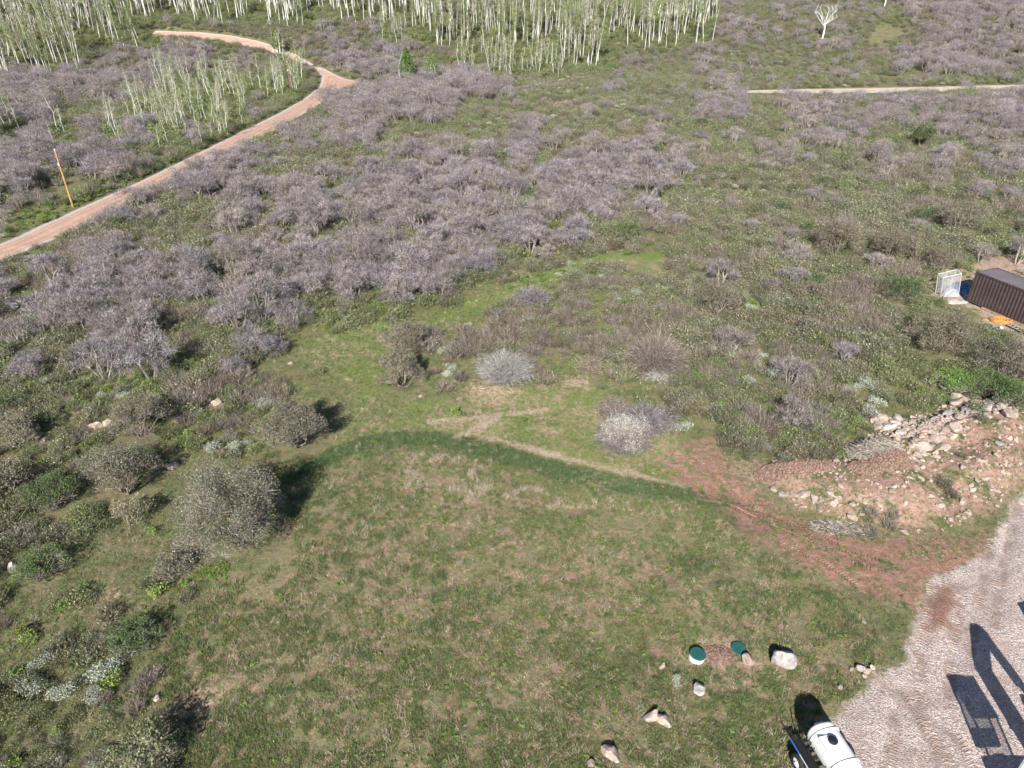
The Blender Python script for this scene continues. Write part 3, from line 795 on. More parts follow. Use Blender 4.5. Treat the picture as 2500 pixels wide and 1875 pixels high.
# ================================================================== the container and what lies round it
M_steel = plain('brown_painted_steel', (0.055, 0.040, 0.038), .45, 0, .2, 1.2, .5)
M_steelr = plain('sky_lit_brown_roof_steel', (0.125, 0.10, 0.105), .4, 0, .15, .8, .5)  # lighter copy of the wall steel: sky and sun reflection painted into the roof
M_black = plain('black_metal', (0.018, 0.018, 0.02), .45, 0, .2, 6, .5)
M_rubber = plain('rubber', (0.022, 0.021, 0.020), .85, 0, .25, 9)
M_galv = plain('galvanised_wire', (0.62, 0.63, 0.64), .4, .3, .1, 8, .5)
M_poly = plain('white_plastic_tank', (0.66, 0.65, 0.61), .38, 0, .035, 1.5, .4)
M_rim = plain('white_wheel_paint', (0.72, 0.72, 0.71), .35, 0, .08, 5, .5)
M_blue = plain('blue_paint', (0.03, 0.10, 0.42), .4, 0, .1, 4, .5)
M_tarp = plain('blue_tarp', (0.05, 0.12, 0.26), .35, 0, .4, 3, .5, .04)
M_greyt = plain('grey_sheeting', (0.33, 0.34, 0.37), .6, 0, .3, 3, .3, .03)
M_green = plain('dark_green_plastic', (0.018, 0.085, 0.075), .45, 0, .12, 7, .45)
M_orange = plain('orange_hose', (0.62, 0.27, 0.06), .5, 0, .12, 6, .4)
M_wood = plain('weathered_plank', (0.30, 0.20, 0.14), .85, 0, .25, 5)
M_pole = plain('new_pole_wood', (0.40, 0.225, 0.10), .8, 0, .22, 2.5)
M_polebr = plain('old_pole_wood', (0.20, 0.11, 0.08), .85, 0, .15, 2.5)
M_alu = plain('bare_aluminium', (0.68, 0.69, 0.70), .35, .5, .06, 5, .5)
M_soilc = plain('red_brown_clods', (0.215, 0.140, 0.108), .95, 0, .45, 9, .1, .04, 'Object')
M_gravc = plain('pushed_up_gravel', (0.42, 0.345, 0.33), .95, 0, .38, 34, .1, .03, 'Object')
M_ywh = plain('white_machine_paint', (0.70, 0.70, 0.69), .35, 0, .08, 4, .5)
M_red = plain('orange_red_paint', (0.52, 0.09, 0.03), .4, 0, .1, 4, .5)
def glass_mat():
    m, nt, p = mat('window_glass')
    p.inputs['Base Color'].default_value = (.7, .8, .8, 1); p.inputs['Roughness'].default_value = .03; p.inputs['Alpha'].default_value = .25
    return m
M_glass = glass_mat()

CD = (0.385, -0.923)
crz = math.atan2(CD[1], CD[0])
cz = float(ground(39.5, 53.0)) + .12
box = tag(empty('shipping_container', (38.35, 55.1, cz), (0, 0, crz)), 'dark brown corrugated steel shipping container at the right edge of the clearing', 'container')
CL, CW, CH = 6.06, 2.44, 2.59
def corrugate(L, Hh, pitch=.285, depth=.045):
    """corrugated sheet in x (length) and z, waves in y"""
    n = int(L / pitch); p = L / n; xs = []; 
    for k in range(n):
        b = k * p
        xs += [(b, 0), (b + p * .30, 0), (b + p * .45, depth), (b + p * .80, depth), (b + p * .95, 0)]
    xs.append((L, 0)); m = MB(); v = []; f = []
    for (x, y) in xs: v += [(x, y, 0), (x, y, Hh)]
    for k in range(len(xs) - 1): f.append((2 * k, 2 * k + 2, 2 * k + 3, 2 * k + 1))
    m.add(v, f); return m
w1 = corrugate(CL - .24, CH - .28); ob('side_wall', w1.mesh('side_wall', M_steel), box, (.12, .03, .16))
w2 = corrugate(CL - .24, CH - .28); ob('side_wall', w2.mesh('side_wall', M_steel), box, (.12, CW - .08, .16))
e1 = corrugate(CW - .24, CH - .28); ob('end_wall', e1.mesh('end_wall', M_steel), box, (.07, .12, .16), (0, 0, R(90)))
rf = corrugate(CL - .1, CW - .16, .21, .03)
ob('roof', rf.mesh('roof', M_steelr), box, (.05, .08, CH - .005), (R(-90), 0, 0))
for sx in (0, CL - .12):
    for sy in (0, CW - .12):
        b = MB(); b.box((sx + .06, sy + .06, CH / 2), (.13, .13, CH)); ob('corner_post', b.mesh('corner_post', M_steel), box)
for z_ in (.08, CH - .06):
    for sy in (.05, CW - .05):
        b = MB(); b.box((CL / 2, sy, z_), (CL - .27, .09, .13)); ob('rail', b.mesh('rail', M_steel), box)
    for sx in (.05, CL - .05):
        b = MB(); b.box((sx, CW / 2, z_), (.09, CW - .27, .13)); ob('rail', b.mesh('rail', M_steel), box)
for k in range(2):
    b = MB(); b.box((CL - .06, .66 + k * 1.12, CH / 2), (.05, 1.06, CH - .3)); d_ = ob('door', b.mesh('door', M_steel), box)
    for q in (-.3, .3):
        b = MB(); b.tube([(CL - .01, .66 + k * 1.12 + q, .2), (CL - .01, .66 + k * 1.12 + q, CH - .2)], .018, 5); ob('lock_bar', b.mesh('lock_bar', M_alu), d_)
KEEP_OUT += [(38.3 + CD[0] * t + .9, 55.1 + CD[1] * t + .4, 2.0) for t in (0, 1.5, 3, 4.5, 6)]

pc = G(2051, 640)
cage = tag(empty('wire_cage', pc, (R(3), R(-13), R(4))), 'white framed wire mesh cage leaning beside the far end of the brown container', 'cage')
def bar(m, a, b_, r=.02, n=5, t=.5): m.tube([a, b_], r, n, t)
W_, Hc, Dc = 1.55, 2.0, .75
fr = MB()
for y in (0, Dc):
    for x in (-W_ / 2, 0, W_ / 2):
        bar(fr, (x, y, 0), (x, y, Hc), .028)
    bar(fr, (-W_ / 2, y, Hc), (W_ / 2, y, Hc), .028); bar(fr, (-W_ / 2, y, 0), (W_ / 2, y, 0), .028)
for x in (-W_ / 2, W_ / 2): bar(fr, (x, 0, Hc), (x, Dc, Hc), .028)
ob('frame', fr.mesh('frame', M_galv), cage)
for y in (.01, Dc - .01):
    for s in (-1, 1):
        g_ = MB()
        for k in range(13): x = s * (.02 + k * .06); bar(g_, (x, y, .03), (x, y, Hc - .03), .006, 3)
        for k in range(30): z = .05 + k * .065; bar(g_, (s * .03, y, z), (s * (W_ / 2 - .03), y, z), .006, 3)
        ob('wire_panel', g_.mesh('wire_panel', M_galv), cage)
def cloth_lump(name, loc, sx, sy, h, mt, seed, rotz=0):
    r = np.random.RandomState(seed); n = 22; m = MB(); V = []; F = []
    for j in range(n + 1):
        for i in range(n + 1):
            x = (i / n - .5) * 2; y = (j / n - .5) * 2; e = max(0, 1 - (abs(x) ** 3)) * max(0, 1 - abs(y) ** 3)
            z = h * e ** .6 * (.75 + .35 * float(vnoise(x * 3 + seed, y * 3, 1))) + .03 * float(vnoise(x * 9, y * 9 + seed, 1))
            V.append((x * sx / 2 * (1 + .06 * math.sin(7 * y)), y * sy / 2 * (1 + .06 * math.sin(6 * x)), max(z, .012) if 0 < i < n and 0 < j < n else 0.0))
    for j in range(n):
        for i in range(n): F.append((j * (n + 1) + i, j * (n + 1) + i + 1, (j + 1) * (n + 1) + i + 1, (j + 1) * (n + 1) + i))
    m.add(V, F); return ob(name, m.mesh(name, mt, True), None, loc, (0, 0, rotz))
tag(cloth_lump('tarp', G(2081, 630), 1.5, 2.6, .55, M_tarp, 3, R(15)), 'crumpled blue tarp lying in the shade behind the brown container', 'tarp')
tag(cloth_lump('grey_sheet', G(2057, 641) - Vector((0, -.25, 0)), 1.35, .5, .75, M_greyt, 8), 'crumpled grey sheeting heaped inside the wire cage', 'sheeting')
sl = ob('stone_slab', rock_mesh(701, M_rockg, 3, (1.1, .45, .18), 8), None, G(2062, 653) + Vector((0, 0, .02)))
tag(sl, 'flat pale stone slab at the foot of the wire cage', 'stone')
def plank(a, b_, w=.14, h=.05, mt=M_wood, nm='plank', lift=.03):
    A, B = G(*a), G(*b_); d = B - A; m = MB(); m.box((d.length / 2, 0, 0), (d.length, w, h))
    return ob(nm, m.mesh(nm, mt), None, (A.x, A.y, max(A.z, B.z) + lift), (0, 0, math.atan2(d.y, d.x)))
tag(plank((2120, 667), (2225, 712), .2, .14, M_wood, 'timber_beam', .10), 'long brown timber beam lying along the foot of the container', 'beam')
tag(plank((2168, 697), (2260, 737), .1, .05), 'thin brown plank between the ladder and the container', 'plank')
hc = G(2163, 694)
m = MB(); pts = []
r_ = np.random.RandomState(4)
for i in range(260):
    t = i / 20 * 2 * math.pi; q = .48 + .16 * math.sin(i * .37) + .1 * math.sin(i * .11)
    pts.append((q * math.cos(t) * 1.25 + .12 * math.sin(i * .05), q * math.sin(t) * .8 + .06 * math.cos(i * .07), .03 + .16 * (i / 260) + .05 * math.sin(i * .9)))
m.tube(pts, .022, 5)
m.tube([pts[0], (-.9, .1, .02), (-1.25, .25, .02), (-1.45, .12, .02)], .022, 5)
tag(ob('hose', m.mesh('hose', M_orange, True), None, hc), 'tangled coil of orange hose on the bare ground by the container', 'hose')
A_, B_ = G(2176, 704), G(2262, 745)
d_ = B_ - A_
lad = tag(empty('ladder', (A_.x, A_.y, A_.z + .12), (0, 0, math.atan2(d_.y, d_.x))), 'aluminium ladder lying flat beside the orange hose coil', 'ladder')
for s in (-.22, .22):
    b = MB(); b.box((d_.length / 2, s, 0), (d_.length, .03, .085)); ob('rail', b.mesh('rail', M_black), lad)
rung = MB(); rung.box((0, 0, 0), (.07, .41, .045)); rme = rung.mesh('rung', M_alu)
for k in range(int(d_.length / .3)): ob('rung', rme, lad, (.18 + k * .3, 0, .02))
tag(cloth_lump('bag', G(2130, 706), .9, .55, .32, plain('dark_green_sack', (.04, .07, .06), .7, 0, .3), 11, R(-30)), 'dark green bag at the left end of the bare strip by the container', 'bag')
tag(cloth_lump('folded_tarp', G(2160, 724), 1.3, .42, .1, plain('pale_green_sheet', (.22, .32, .28), .6, 0, .3), 12, R(-42)), 'pale green folded tarp lying below the ladder', 'tarp')
bk = G(2158, 713)
m = MB(); m.tube([(0, 0, 0), (0, .05, .3)], [.14, .17], 14, cap=False); m.tube([(0, 0, .02), (0, 0, .03)], [.13, .13], 14)
tag(ob('bucket', m.mesh('bucket', M_rim), None, bk, (R(38), 0, R(30))), 'white bucket tipped over beside the pale green tarp', 'bucket')

# ================================================================== power poles
def pole(base, top, h, mt, label, r=.15):
    b = G(*base); e = empty('utility_pole', b)
    m = MB(); n = 8; m.tube([(0, 0, -.3), (0, 0, h * .5), (0, 0, h)], [r, r * .88, r * .74], 10)
    ob('pole', m.mesh('pole', mt), e)
    m = MB(); m.tube([(0, 0, h), (0, 0, h + .13), (0, 0, h + .2)], [r * .8, r * .78, .03], 10); ob('pole_cap', m.mesh('pole_cap', M_galv), e)
    m = MB(); m.box((0, -r - .03, h - 1.5), (.18, .06, .3)); ob('bracket', m.mesh('bracket', M_galv), e)
    tag(e, label, 'utility pole', 'utility poles beside the dirt road')
    KEEP_OUT.append((b.x, b.y, 1.3))
    return e
pole((158, 447), None, 6.4, M_pole, 'tall orange-brown utility pole beside the straight dirt road at far left', .12)
pole((631, 209), None, 6.6, M_polebr, 'reddish brown utility pole left of the bend in the dirt road', .11)
pole((281, 149), None, 7.0, M_polebr, 'thin brown utility pole in front of the aspens at upper left', .10)
pole((773, 92), None, 6.6, M_polebr, 'thin brown utility pole beyond the road fork among purple scrub', .10)

# ================================================================== water tank trailer
tr = tag(empty('tank_trailer', (11.25, 14.72, float(ground(11.25, 14.72))), (0, 0, R(-77.3))), 'white water tank on a black two-wheeled trailer parked where grass meets gravel', 'tank trailer')
def capsule(L, ry, rz, seg=40, square=2.5):
    """tank with domed ends, along x, slightly squared cross-section"""
    m = MB(); rings = []
    for t in np.linspace(-1, 1, 41):
        x = t * L / 2; e = max(0.0, (abs(t) - .80) / .20); s = (1 - e ** 2.6) ** (1 / 2.2) if e < 1 else 0
        rings.append((x, max(s, .02)))
    V = []; F = []
    for (x, s) in rings:
        for k in range(seg):
            a = 2 * math.pi * k / seg; c, sn = math.cos(a), math.sin(a)
            V.append((x, ry * s * math.copysign(abs(c) ** (2 / square), c), rz * s * math.copysign(abs(sn) ** (2 / square), sn)))
    for i in range(len(rings) - 1):
        for k in range(seg): F.append((i * seg + k, (i + 1) * seg + k, (i + 1) * seg + (k + 1) % seg, i * seg + (k + 1) % seg))
    F.append(tuple(range(seg))); F.append(tuple(reversed(range((len(rings) - 1) * seg, len(rings) * seg))))
    m.add(V, F); return m
TZ = 1.13
tank = ob('tank', capsule(1.85, .53, .5).mesh('tank', M_poly, True), tr, (0, .02, TZ))
for x in (-.55, .62):
    m = MB(); pts = []
    for k in range(41):
        a = R(-40 + 260 * k / 40); c, s = math.cos(a), math.sin(a)
        pts.append((x, .545 * math.copysign(abs(c) ** .8, c), .515 * math.copysign(abs(s) ** .8, s)))
    m.tube(pts, .028, 6); ob('moulded_rib', m.mesh('moulded_rib', plain('cream_plastic_rib', (.62, .60, .54), .5, 0, .05)), tank)  # rib plastic slightly darker and yellower than the tank
m = MB(); m.tube([(0, 0, 0), (0, 0, .07), (0, 0, .075)], [.235, .225, .1], 28); 
m.box((0, -.18, .0), (.5, .42, .1)); hb = ob('raised_deck', m.mesh('raised_deck', M_poly), tank, (-.08, -.1, .485))
m = MB(); m.tube([(0, 0, 0), (0, 0, .06)], [.165, .165], 28); m.tube([(0, 0, .06), (0, 0, .085)], [.13, .12], 20); m.box((0, 0, .09), (.22, .035, .03)); m.box((0, 0, .09), (.035, .22, .03))
ob('lid', m.mesh('lid', M_black), tank, (-.08, -.12, .56))
m = MB(); m.box((0, 0, 0), (.10, .3, .12)); ob('outlet_box', m.mesh('outlet_box', M_poly), tank, (-.90, -.06, .25))
for x in (-.72, -.3, .38):
    m = MB(); pts = [(x, -.62 + .0, -.35)] + [(x, -.53 - .02 + .02 * k, -.2 + .12 * k) for k in range(4)]
    m.tube(pts, .012, 4); ob('strap', m.mesh('strap', M_black), tank)
fr = MB()
for y in (.60, .70):
    fr.box((.12, y, .62 + (y - .6) * 2.4), (2.2, .045, .06))
for y in (-.52, .52): fr.box((.15, y, .5), (2.3, .08, .1))
for x in (-.95, -.3, .35, 1.2): fr.box((x, 0, .47), (.08, 1.36, .08))
fr.box((1.9, 0, .48), (1.5, .09, .09)); fr.tube([(.95, -.6, .5), (2.4, -.05, .48)], .035, 6); fr.tube([(.95, .6, .5), (2.4, .05, .48)], .035, 6)
for x in (-.8, .9):
    fr.tube([(x, .60, .5), (x, .70, .86)], .02, 5)
ob('frame', fr.mesh('frame', M_black), tr)
for s in (-1, 1):
    for k, (h_, ln) in enumerate([(1.0, 1.1)]):
        pass
rk = empty_parent = None
for k in range(6):
    m = MB(); m.box((.0, -.60 - .062 * k, .66), (1.85, .028, .035)); ob('rack_slat', m.mesh('rack_slat', M_black), tr)
for x in (-.9, .0, .9):
    m = MB(); m.box((x, -.79, .63), (.04, .46, .03)); ob('rack_brace', m.mesh('rack_brace', M_black), tr)
for x, h_ in ((-.9, 1.15), (-.45, 1.2)):
    m = MB(); m.tube([(x, -.58, .64), (x, -.58, h_)], .024, 5); ob('stanchion', m.mesh('stanchion', M_black), tr)
m = MB(); m.tube([(-1.0, -1.0, .78), (-.35, -1.0, .78)], .025, 6); ob('side_rail', m.mesh('side_rail', M_blue), tr)
m = MB(); m.tube([(-.35, -1.0, .78), (1.0, -1.0, .78)], .02, 6); ob('side_rail', m.mesh('side_rail', M_alu), tr)
for s in (-1, 1):
    m = MB(); prof = [(.20, -.10), (.30, -.115), (.335, -.08), (.345, 0), (.335, .08), (.30, .115), (.20, .10)]
    V = []; F = []; n = 32
    for k in range(n):
        a = 2 * math.pi * k / n
        for (q, w) in prof: V.append((q * math.cos(a), w, q * math.sin(a)))
    P_ = len(prof)
    for k in range(n):
        for j in range(P_ - 1): F.append((k * P_ + j, k * P_ + j + 1, ((k + 1) % n) * P_ + j + 1, ((k + 1) % n) * P_ + j))
    m.add(V, F); wh = ob('wheel', m.mesh('wheel', M_rubber, True), tr, (-.30, s * .98, .345))
    m = MB(); m.tube([(0, -.07, 0), (0, .07, 0)], [.205, .205], 24); m.tube([(0, s * .07, 0), (0, s * .12, 0)], [.06, .05], 12)
    for k in range(8):
        a = k * math.pi / 4; m.box((.13 * math.cos(a), s * .07, .13 * math.sin(a)), (.035, .02, .035), tint=0)
    ob('rim', m.mesh('rim', M_rim), wh)
    m = MB(); pts = [(.43 * math.cos(R(a)), 0, .43 * math.sin(R(a))) for a in range(20, 161, 20)]
    for a, b in zip(pts[:-1], pts[1:]): m.add([(a[0], -.12, a[2]), (a[0], .12, a[2]), (b[0], .12, b[2]), (b[0], -.12, b[2])], [(0, 1, 2, 3)])
    if s < 0: pass
KEEP_OUT.append((11.25, 14.7, 1.15))
m = MB(); m.tube([(-.3, -.95, .345), (-.3, .95, .345)], .035, 8); ob('axle', m.mesh('axle', M_black), tr)

# ================================================================== septic lids and the soil between
def lid_disc(px, py, z, rim, tiltx, label):
    b = G(px, py); e = tag(empty('access_lid', b + Vector((0, 0, z)), (R(tiltx), R(2), R(20))), label, 'lid', 'green access lids')
    if rim:
        m = MB(); m.tube([(0, 0, -.3), (0, 0, .16)], [.325, .325], 36); ob('riser', m.mesh('riser', M_rim), e)
    m = MB(); z0 = .16 if rim else .0
    m.tube([(0, 0, z0 + .002), (0, 0, z0 + .03), (0, 0, z0 + .045)], [.33, .335, .31], 36)
    for k in range(4):
        a = k * math.pi / 2 + .4; m.box((.2 * math.cos(a), .2 * math.sin(a), z0 + .05), (.07, .05, .015), tint=0)
    for k in range(8):
        a = k * math.pi / 4; m.box((.12 * math.cos(a), .12 * math.sin(a), z0 + .047), (.16, .015, .012), rot=Matrix.Rotation(a, 3, 'Z'))
    ob('cover', m.mesh('cover', M_green), e); KEEP_OUT.append((b.x, b.y, .42)); return e
lid_disc(1505, 1421, .08, True, 3, 'round green lid on a white riser at the left end of the bare soil patch')
lid_disc(1596, 1404, .07, False, 4, 'round green lid set in the soil patch, touching the tan boulder')
def clods(name, px, py, rx, ry, n, hmax, mt, seed, label, size=.06):
    r = np.random.RandomState(seed); m = MB(); c = G(px, py)
    ico = [(0, 0, 1), (.9, 0, .3), (.28, .85, .3), (-.72, .52, .3), (-.72, -.52, .3), (.28, -.85, .3), (0, 0, -.5)]
    fc_ = [(0, 1, 2), (0, 2, 3), (0, 3, 4), (0, 4, 5), (0, 5, 1), (6, 2, 1), (6, 3, 2), (6, 4, 3), (6, 5, 4), (6, 1, 5)]
    for k in range(n):
        a = r.uniform(0, 6.28); q = math.sqrt(r.uniform(0, 1)); x = q * math.cos(a) * rx; y = q * math.sin(a) * ry
        gz = float(ground(c.x + x, c.y + y)) - c.z; s = size * r.uniform(.5, 1.7)
        z = gz + hmax * (1 - q ** 2)
        V = np.array(ico) * s * r.uniform(.7, 1.3, 3) + (x, y, z); m.add(V, fc_, r.uniform(0, 1))
    # the heap itself
    n_ = 16; V = []; F = []
    for j in range(n_ + 1):
        for i in range(n_ * 2):
            a = math.pi * i / n_; q = j / n_ * (1.03 + .1 * math.sin(3 * a + seed)); x = q * math.cos(a) * rx; y = q * math.sin(a) * ry
            V.append((x, y, float(ground(c.x + x, c.y + y)) - c.z + (hmax * (1 - (j / n_) ** 2) - .02 * (j == n_)) + .04 * float(vnoise(x * 6 + seed, y * 6, 1)) * hmax * 4 * (1 - j / n_)))
    for j in range(n_):
        for i in range(n_ * 2): F.append((j * n_ * 2 + i, (j + 1) * n_ * 2 + i, (j + 1) * n_ * 2 + (i + 1) % (n_ * 2), j * n_ * 2 + (i + 1) % (n_ * 2)))
    m.add(V, F, .5)
    o = ob(name, m.mesh(name, mt), None, c)
    o['kind'] = 'stuff'; o['label'] = label; o['category'] = 'soil heap'
    return o
clods('soil_heap', 1549, 1417, .88, .50, 420, .10, M_soilc, 1, 'patch of loose red-brown soil between the two green lids', .035)
KEEP_OUT.append((G(1549, 1417).x, G(1549, 1417).y, .6))
clods('soil_bank', 1690, 1012, 1.5, .8, 1100, .16, M_soilc, 2, 'low bank of red-brown clods beyond the bare track', .08)
clods('soil_bank', 1752, 1006, 1.6, .7, 1100, .16, M_soilc, 3, 'low bank of red-brown clods with pale stones in it', .08)
clods('soil_bank', 1925, 990, 1.2, 1.0, 1100, .26, M_soilc, 4, 'heap of red-brown clods beside the pile of bare branches', .09)
clods('soil_bank', 1870, 1010, 1.0, .7, 700, .15, M_soilc, 5, 'heap of red-brown clods below the branch pile', .08)

# ================================================================== boulders placed one by one
def boulder(px, py, size, k, rz, label, lift=.30, sq=(1, 1, 1), cat='boulder', h=0.0):
    b = G(px, py); s = size
    o = ob('boulder', BIGR[k], None, b + Vector((0, 0, s * lift)), (0, 0, R(rz)), (s * sq[0], s * sq[1], s * sq[2]))
    KEEP_OUT.append((b.x, b.y, s * .8))
    return tag(o, label, cat, 'boulders on the meadow')
boulder(1688, 1436, .62, 0, 10, 'largest pale grey boulder with a sharp shadow, right of the green lids', .42)
boulder(1615, 1432, .44, 2, 40, 'tan boulder touching the right-hand green lid')
boulder(1508, 1494, .46, 3, 70, 'cracked pale boulder on the grass below the green lids', .35)
boulder(1407, 1551, .42, 1, 20, 'left lobe of the split pale boulder below the clump of dry grass')
boulder(1431, 1559, .42, 4, -30, 'right lobe of the split pale boulder below the clump of dry grass')
boulder(1317, 1630, .50, 4, -35, 'tan boulder near the bottom edge with a crack down its left side')
boulder(1276, 1650, .28, 5, 80, 'small narrow grey boulder at the bottom edge beside the tan one', .3)
boulder(1430, 1441, .24, 1, 35, 'small pointed pinkish stone left of the silver sagebrush', .2, cat='stone')
boulder(30, 1228, .36, 2, 60, 'lone whitish boulder at the left edge of the meadow', .3)
boulder(236, 918, .60, 4, 20, 'pale boulder touching a grey shrub in the left scrub')
boulder(206, 924, .55, 1, -10, 'pale boulder left of its twin in the left scrub')
boulder(256, 884, .30, 4, 10, 'small flat pale stone on bare soil in the left scrub', .15, cat='stone')
boulder(92, 958, .45, 1, 40, 'pale stone at the end of the dark hollow, far left', .2, cat='stone')
boulder(371, 1010, .50, 1, 0, 'pale stone between two olive shrubs left of the meadow', .2, cat='stone')
boulder(470, 872, .55, 5, 40, 'weathered pinkish stone among grey shrubs above the left meadow', .3)
boulder(6, 1018, .4, 2, 0, 'pinkish stone cut by the left edge', .2, cat='stone')
boulder(908, 857, .18, 1, 0, 'small white stone at the foot of the tall grey shrub', .3, cat='stone')
boulder(627, 786, .24, 1, 0, 'small pale stone at the edge of the oak thicket', .2, cat='stone')
boulder(677, 1183, .13, 2, 0, 'small white stone on the field right of the largest olive bush', .3, cat='stone')
boulder(673, 1188, .10, 5, 50, 'tiny tan stone beside the white one on the field', .3, cat='stone')
boulder(340, 1512, .22, 2, 10, 'small white stone at the edge of the lower left scrub', .3, cat='stone')
for k, (x, y, s, kk) in enumerate([(1857, 1447, .24, 0), (1872, 1452, .28, 4), (1884, 1444, .2, 2), (1866, 1462, .2, 5), (1812, 1487, .2, 2), (1838, 1447, .15, 1)]):
    boulder(x, y, s, kk, 40 * k, ['pinkish stone at the left of the small heap between field and gravel', 'largest tan stone of the small heap between field and gravel', 'upper right stone of the small heap between field and gravel',
            'lowest stone of the small heap between field and gravel', 'small pale stone alone in the grass above the trailer shadow', 'grey stone lying just left of the small heap by the gravel'][k], .3, cat='stone')

# the long rubble pile
line = [(1905, 915, 26, 10), (1935, 925, 30, 14), (1965, 938, 30, 16), (2000, 945, 34, 22), (2030, 930, 34, 26), (2060, 905, 36, 26), (2085, 880, 34, 22), (2120, 885, 30, 20), (2160, 882, 30, 14), (2195, 882, 28, 14), (1985, 975, 30, 16)]
rr = np.random.RandomState(77); spots = []
for k in range(230):
    c = line[rr.randint(len(line))]; px = rr.normal(c[0], c[2] * .55); py = rr.normal(c[1], c[3] * .6)
    if px > 2230: continue
    b = G(px, py); s = rr.choice([.16, .22, .3, .4], p=[.4, .3, .2, .1]) * rr.uniform(.8, 1.2)
    if any(math.hypot(b.x - q[0], b.y - q[1]) < (s + q[2]) * .62 for q in spots): continue
    spots.append((b.x, b.y, s, b.z, px, py))
spots.append((*G(2072, 872)[:2], .62, G(2072, 872).z, 2072, 872))
spots.sort(key=lambda q: -q[2])
for (x, y, s, z, px, py) in spots:
    o = ob('rock', ROCKS[rr.randint(8)], None, (x, y, z + s * .3), (rr.normal(0, .25), rr.normal(0, .25), rr.uniform(0, 6.28)), (s * 1.3, s * 1.3, s * 1.25))
    w = 'upper right end' if px > 2110 else 'middle' if px > 2010 else 'left end'
    size = 'largest grey-white block' if s > .55 else 'big pale angular block' if s > .34 else 'pale tan angular rock' if s > .22 else 'small pale rubble stone'
    tag(o, '%s heaped in the %s of the long rubble pile' % (size, w), 'rock', 'rocks of the long rubble pile')
for k, (px, py, s) in enumerate([(1690, 1070, .3), (1715, 1068, .34), (1735, 1072, .4), (1760, 1078, .32), (1775, 1082, .26), (1790, 1070, .42), (1795, 1090, .3), (1670, 1058, .28), (1745, 1066, .22), (1808, 1075, .24), (1735, 1005, .26), (1722, 998, .24), (1742, 1015, .22), (1668, 1030, .22),
                                  (1994, 972, .5), (1975, 962, .45), (1940, 905, .42), (2035, 935, .45), (1840, 1120, .3), (2110, 1040, .3), (2145, 1060, .26), (2078, 1010, .28), (2155, 985, .26), (1865, 1345, .16), (2160, 960, .3)]):
    b = G(px, py)
    o = ob('rock', ROCKS[(k * 3) % 8], None, b + Vector((0, 0, s * .25)), (.1 * (k % 3), .08 * (k % 4), k * 1.7), (s, s, s * .8))
    row = k < 10
    tag(o, ('pale flat rock in the short broken row beyond the dirt track' if row else 'pale loose rock lying on the stony red ground right of the dirt track'), 'rock', 'rocks in the short row' if row else 'loose rocks on the stony ground')
# small stones no one would count
n = 9500
X = rs.uniform(15, 45, n); Y = rs.uniform(22, 52, n)
k = (interp(GM['rubble'], X, Y) > -0.3) & (interp(GM['gravel'], X, Y) < -.5) & (vnoise(X, Y, 1.3) > -.45)
X, Y = X[k], Y[k]
scatter('rubble_stones', X, Y, CHIPS, rs.choice([.07, .11, .17, .25], len(X), p=[.45, .3, .18, .07]) * rs.uniform(.8, 1.3, len(X)), 'small pale stones strewn over the red soil', 'stones', .02, .5)
n = 900; t_ = rs.uniform(0, 1, n); li = rs.randint(0, len(line), n)
X = []; Y = []
for q in range(n):
    c = line[li[q]]; a, b = pix2flat(rs.normal(c[0], c[2] * .6), rs.normal(c[1] + 3, c[3] * .6)); X.append(float(a)); Y.append(float(b))
scatter('rubble_chips', np.array(X), np.array(Y), CHIPS, rs.uniform(.08, .2, n), 'broken pale stones packed between the rocks of the rubble pile', 'stones', .03, .5)
n = 1500; X = rs.uniform(6, 30, n); Y = rs.uniform(10, 45, n)
k = (interp(GM['soil'], X, Y) > -.5) | ((interp(GM['gravel'], X, Y) > .1) & (rs.uniform(0, 1, n) < .5)); X, Y = X[k], Y[k]
scatter('loose_pebbles', X, Y, CHIPS[:4], rs.uniform(.02, .055, len(X)), 'loose pebbles on the bare soil and gravel', 'pebbles', .01, .5)

# pile of bare branches, debris piles
def branch_pile(name, px, py, rx, ry, h, n, mt, seed, label, ln=(.6, 1.8), th=.02):
    r = np.random.RandomState(seed); c = G(px, py); m = MB()
    for k in range(n):
        a = r.uniform(0, 6.28); q = math.sqrt(r.uniform(0, 1)); x, y = q * math.cos(a) * rx, q * math.sin(a) * ry
        z = h * (1 - q ** 2) * r.uniform(.3, 1) + .04; L = r.uniform(*ln); b = r.uniform(0, 6.28); t = r.uniform(-.25, .35)
        d = np.array([math.cos(b) * math.cos(t), math.sin(b) * math.cos(t), math.sin(t)]) * L / 2; p = np.array([x, y, z + float(ground(c.x + x, c.y + y)) - c.z])
        mid = p + r.normal(0, .07, 3) * L
        e0, e1 = p - d, p + d; e0[2] = max(e0[2], float(ground(c.x + e0[0], c.y + e0[1])) - c.z + .01); e1[2] = max(e1[2], float(ground(c.x + e1[0], c.y + e1[1])) - c.z + .01)
        m.tube([e0, mid, e1], [th * r.uniform(.7, 1.3), th * .8, th * .3], 3, r.uniform(.2, 1), cap=False)
    o = ob(name, m.mesh(name, mt), None, c); o['kind'] = 'stuff'; o['label'] = label; o['category'] = 'branches'; return o
branch_pile('branch_pile', 1885, 976, 1.4, .9, .8, 700, M_bark, 21, 'pile of bare grey branches left of the rubble', (.35, 1.2), .015)
branch_pile('wood_debris', 1800, 1142, 1.2, .5, .12, 260, M_greyb, 22, 'grey splintered wood debris beside the dirt track', (.2, .7), .018)
branch_pile('wood_debris', 1856, 1150, .8, .5, .15, 220, M_greyb, 23, 'heap of pale grey wood chips at the end of the debris strip', (.15, .5), .02)
branch_pile('fallen_twigs', 1065, 845, 1.6, .6, .04, 130, M_straw, 24, 'pale fallen twigs on pink soil under the fine grey shrub', (.15, .5), .012)
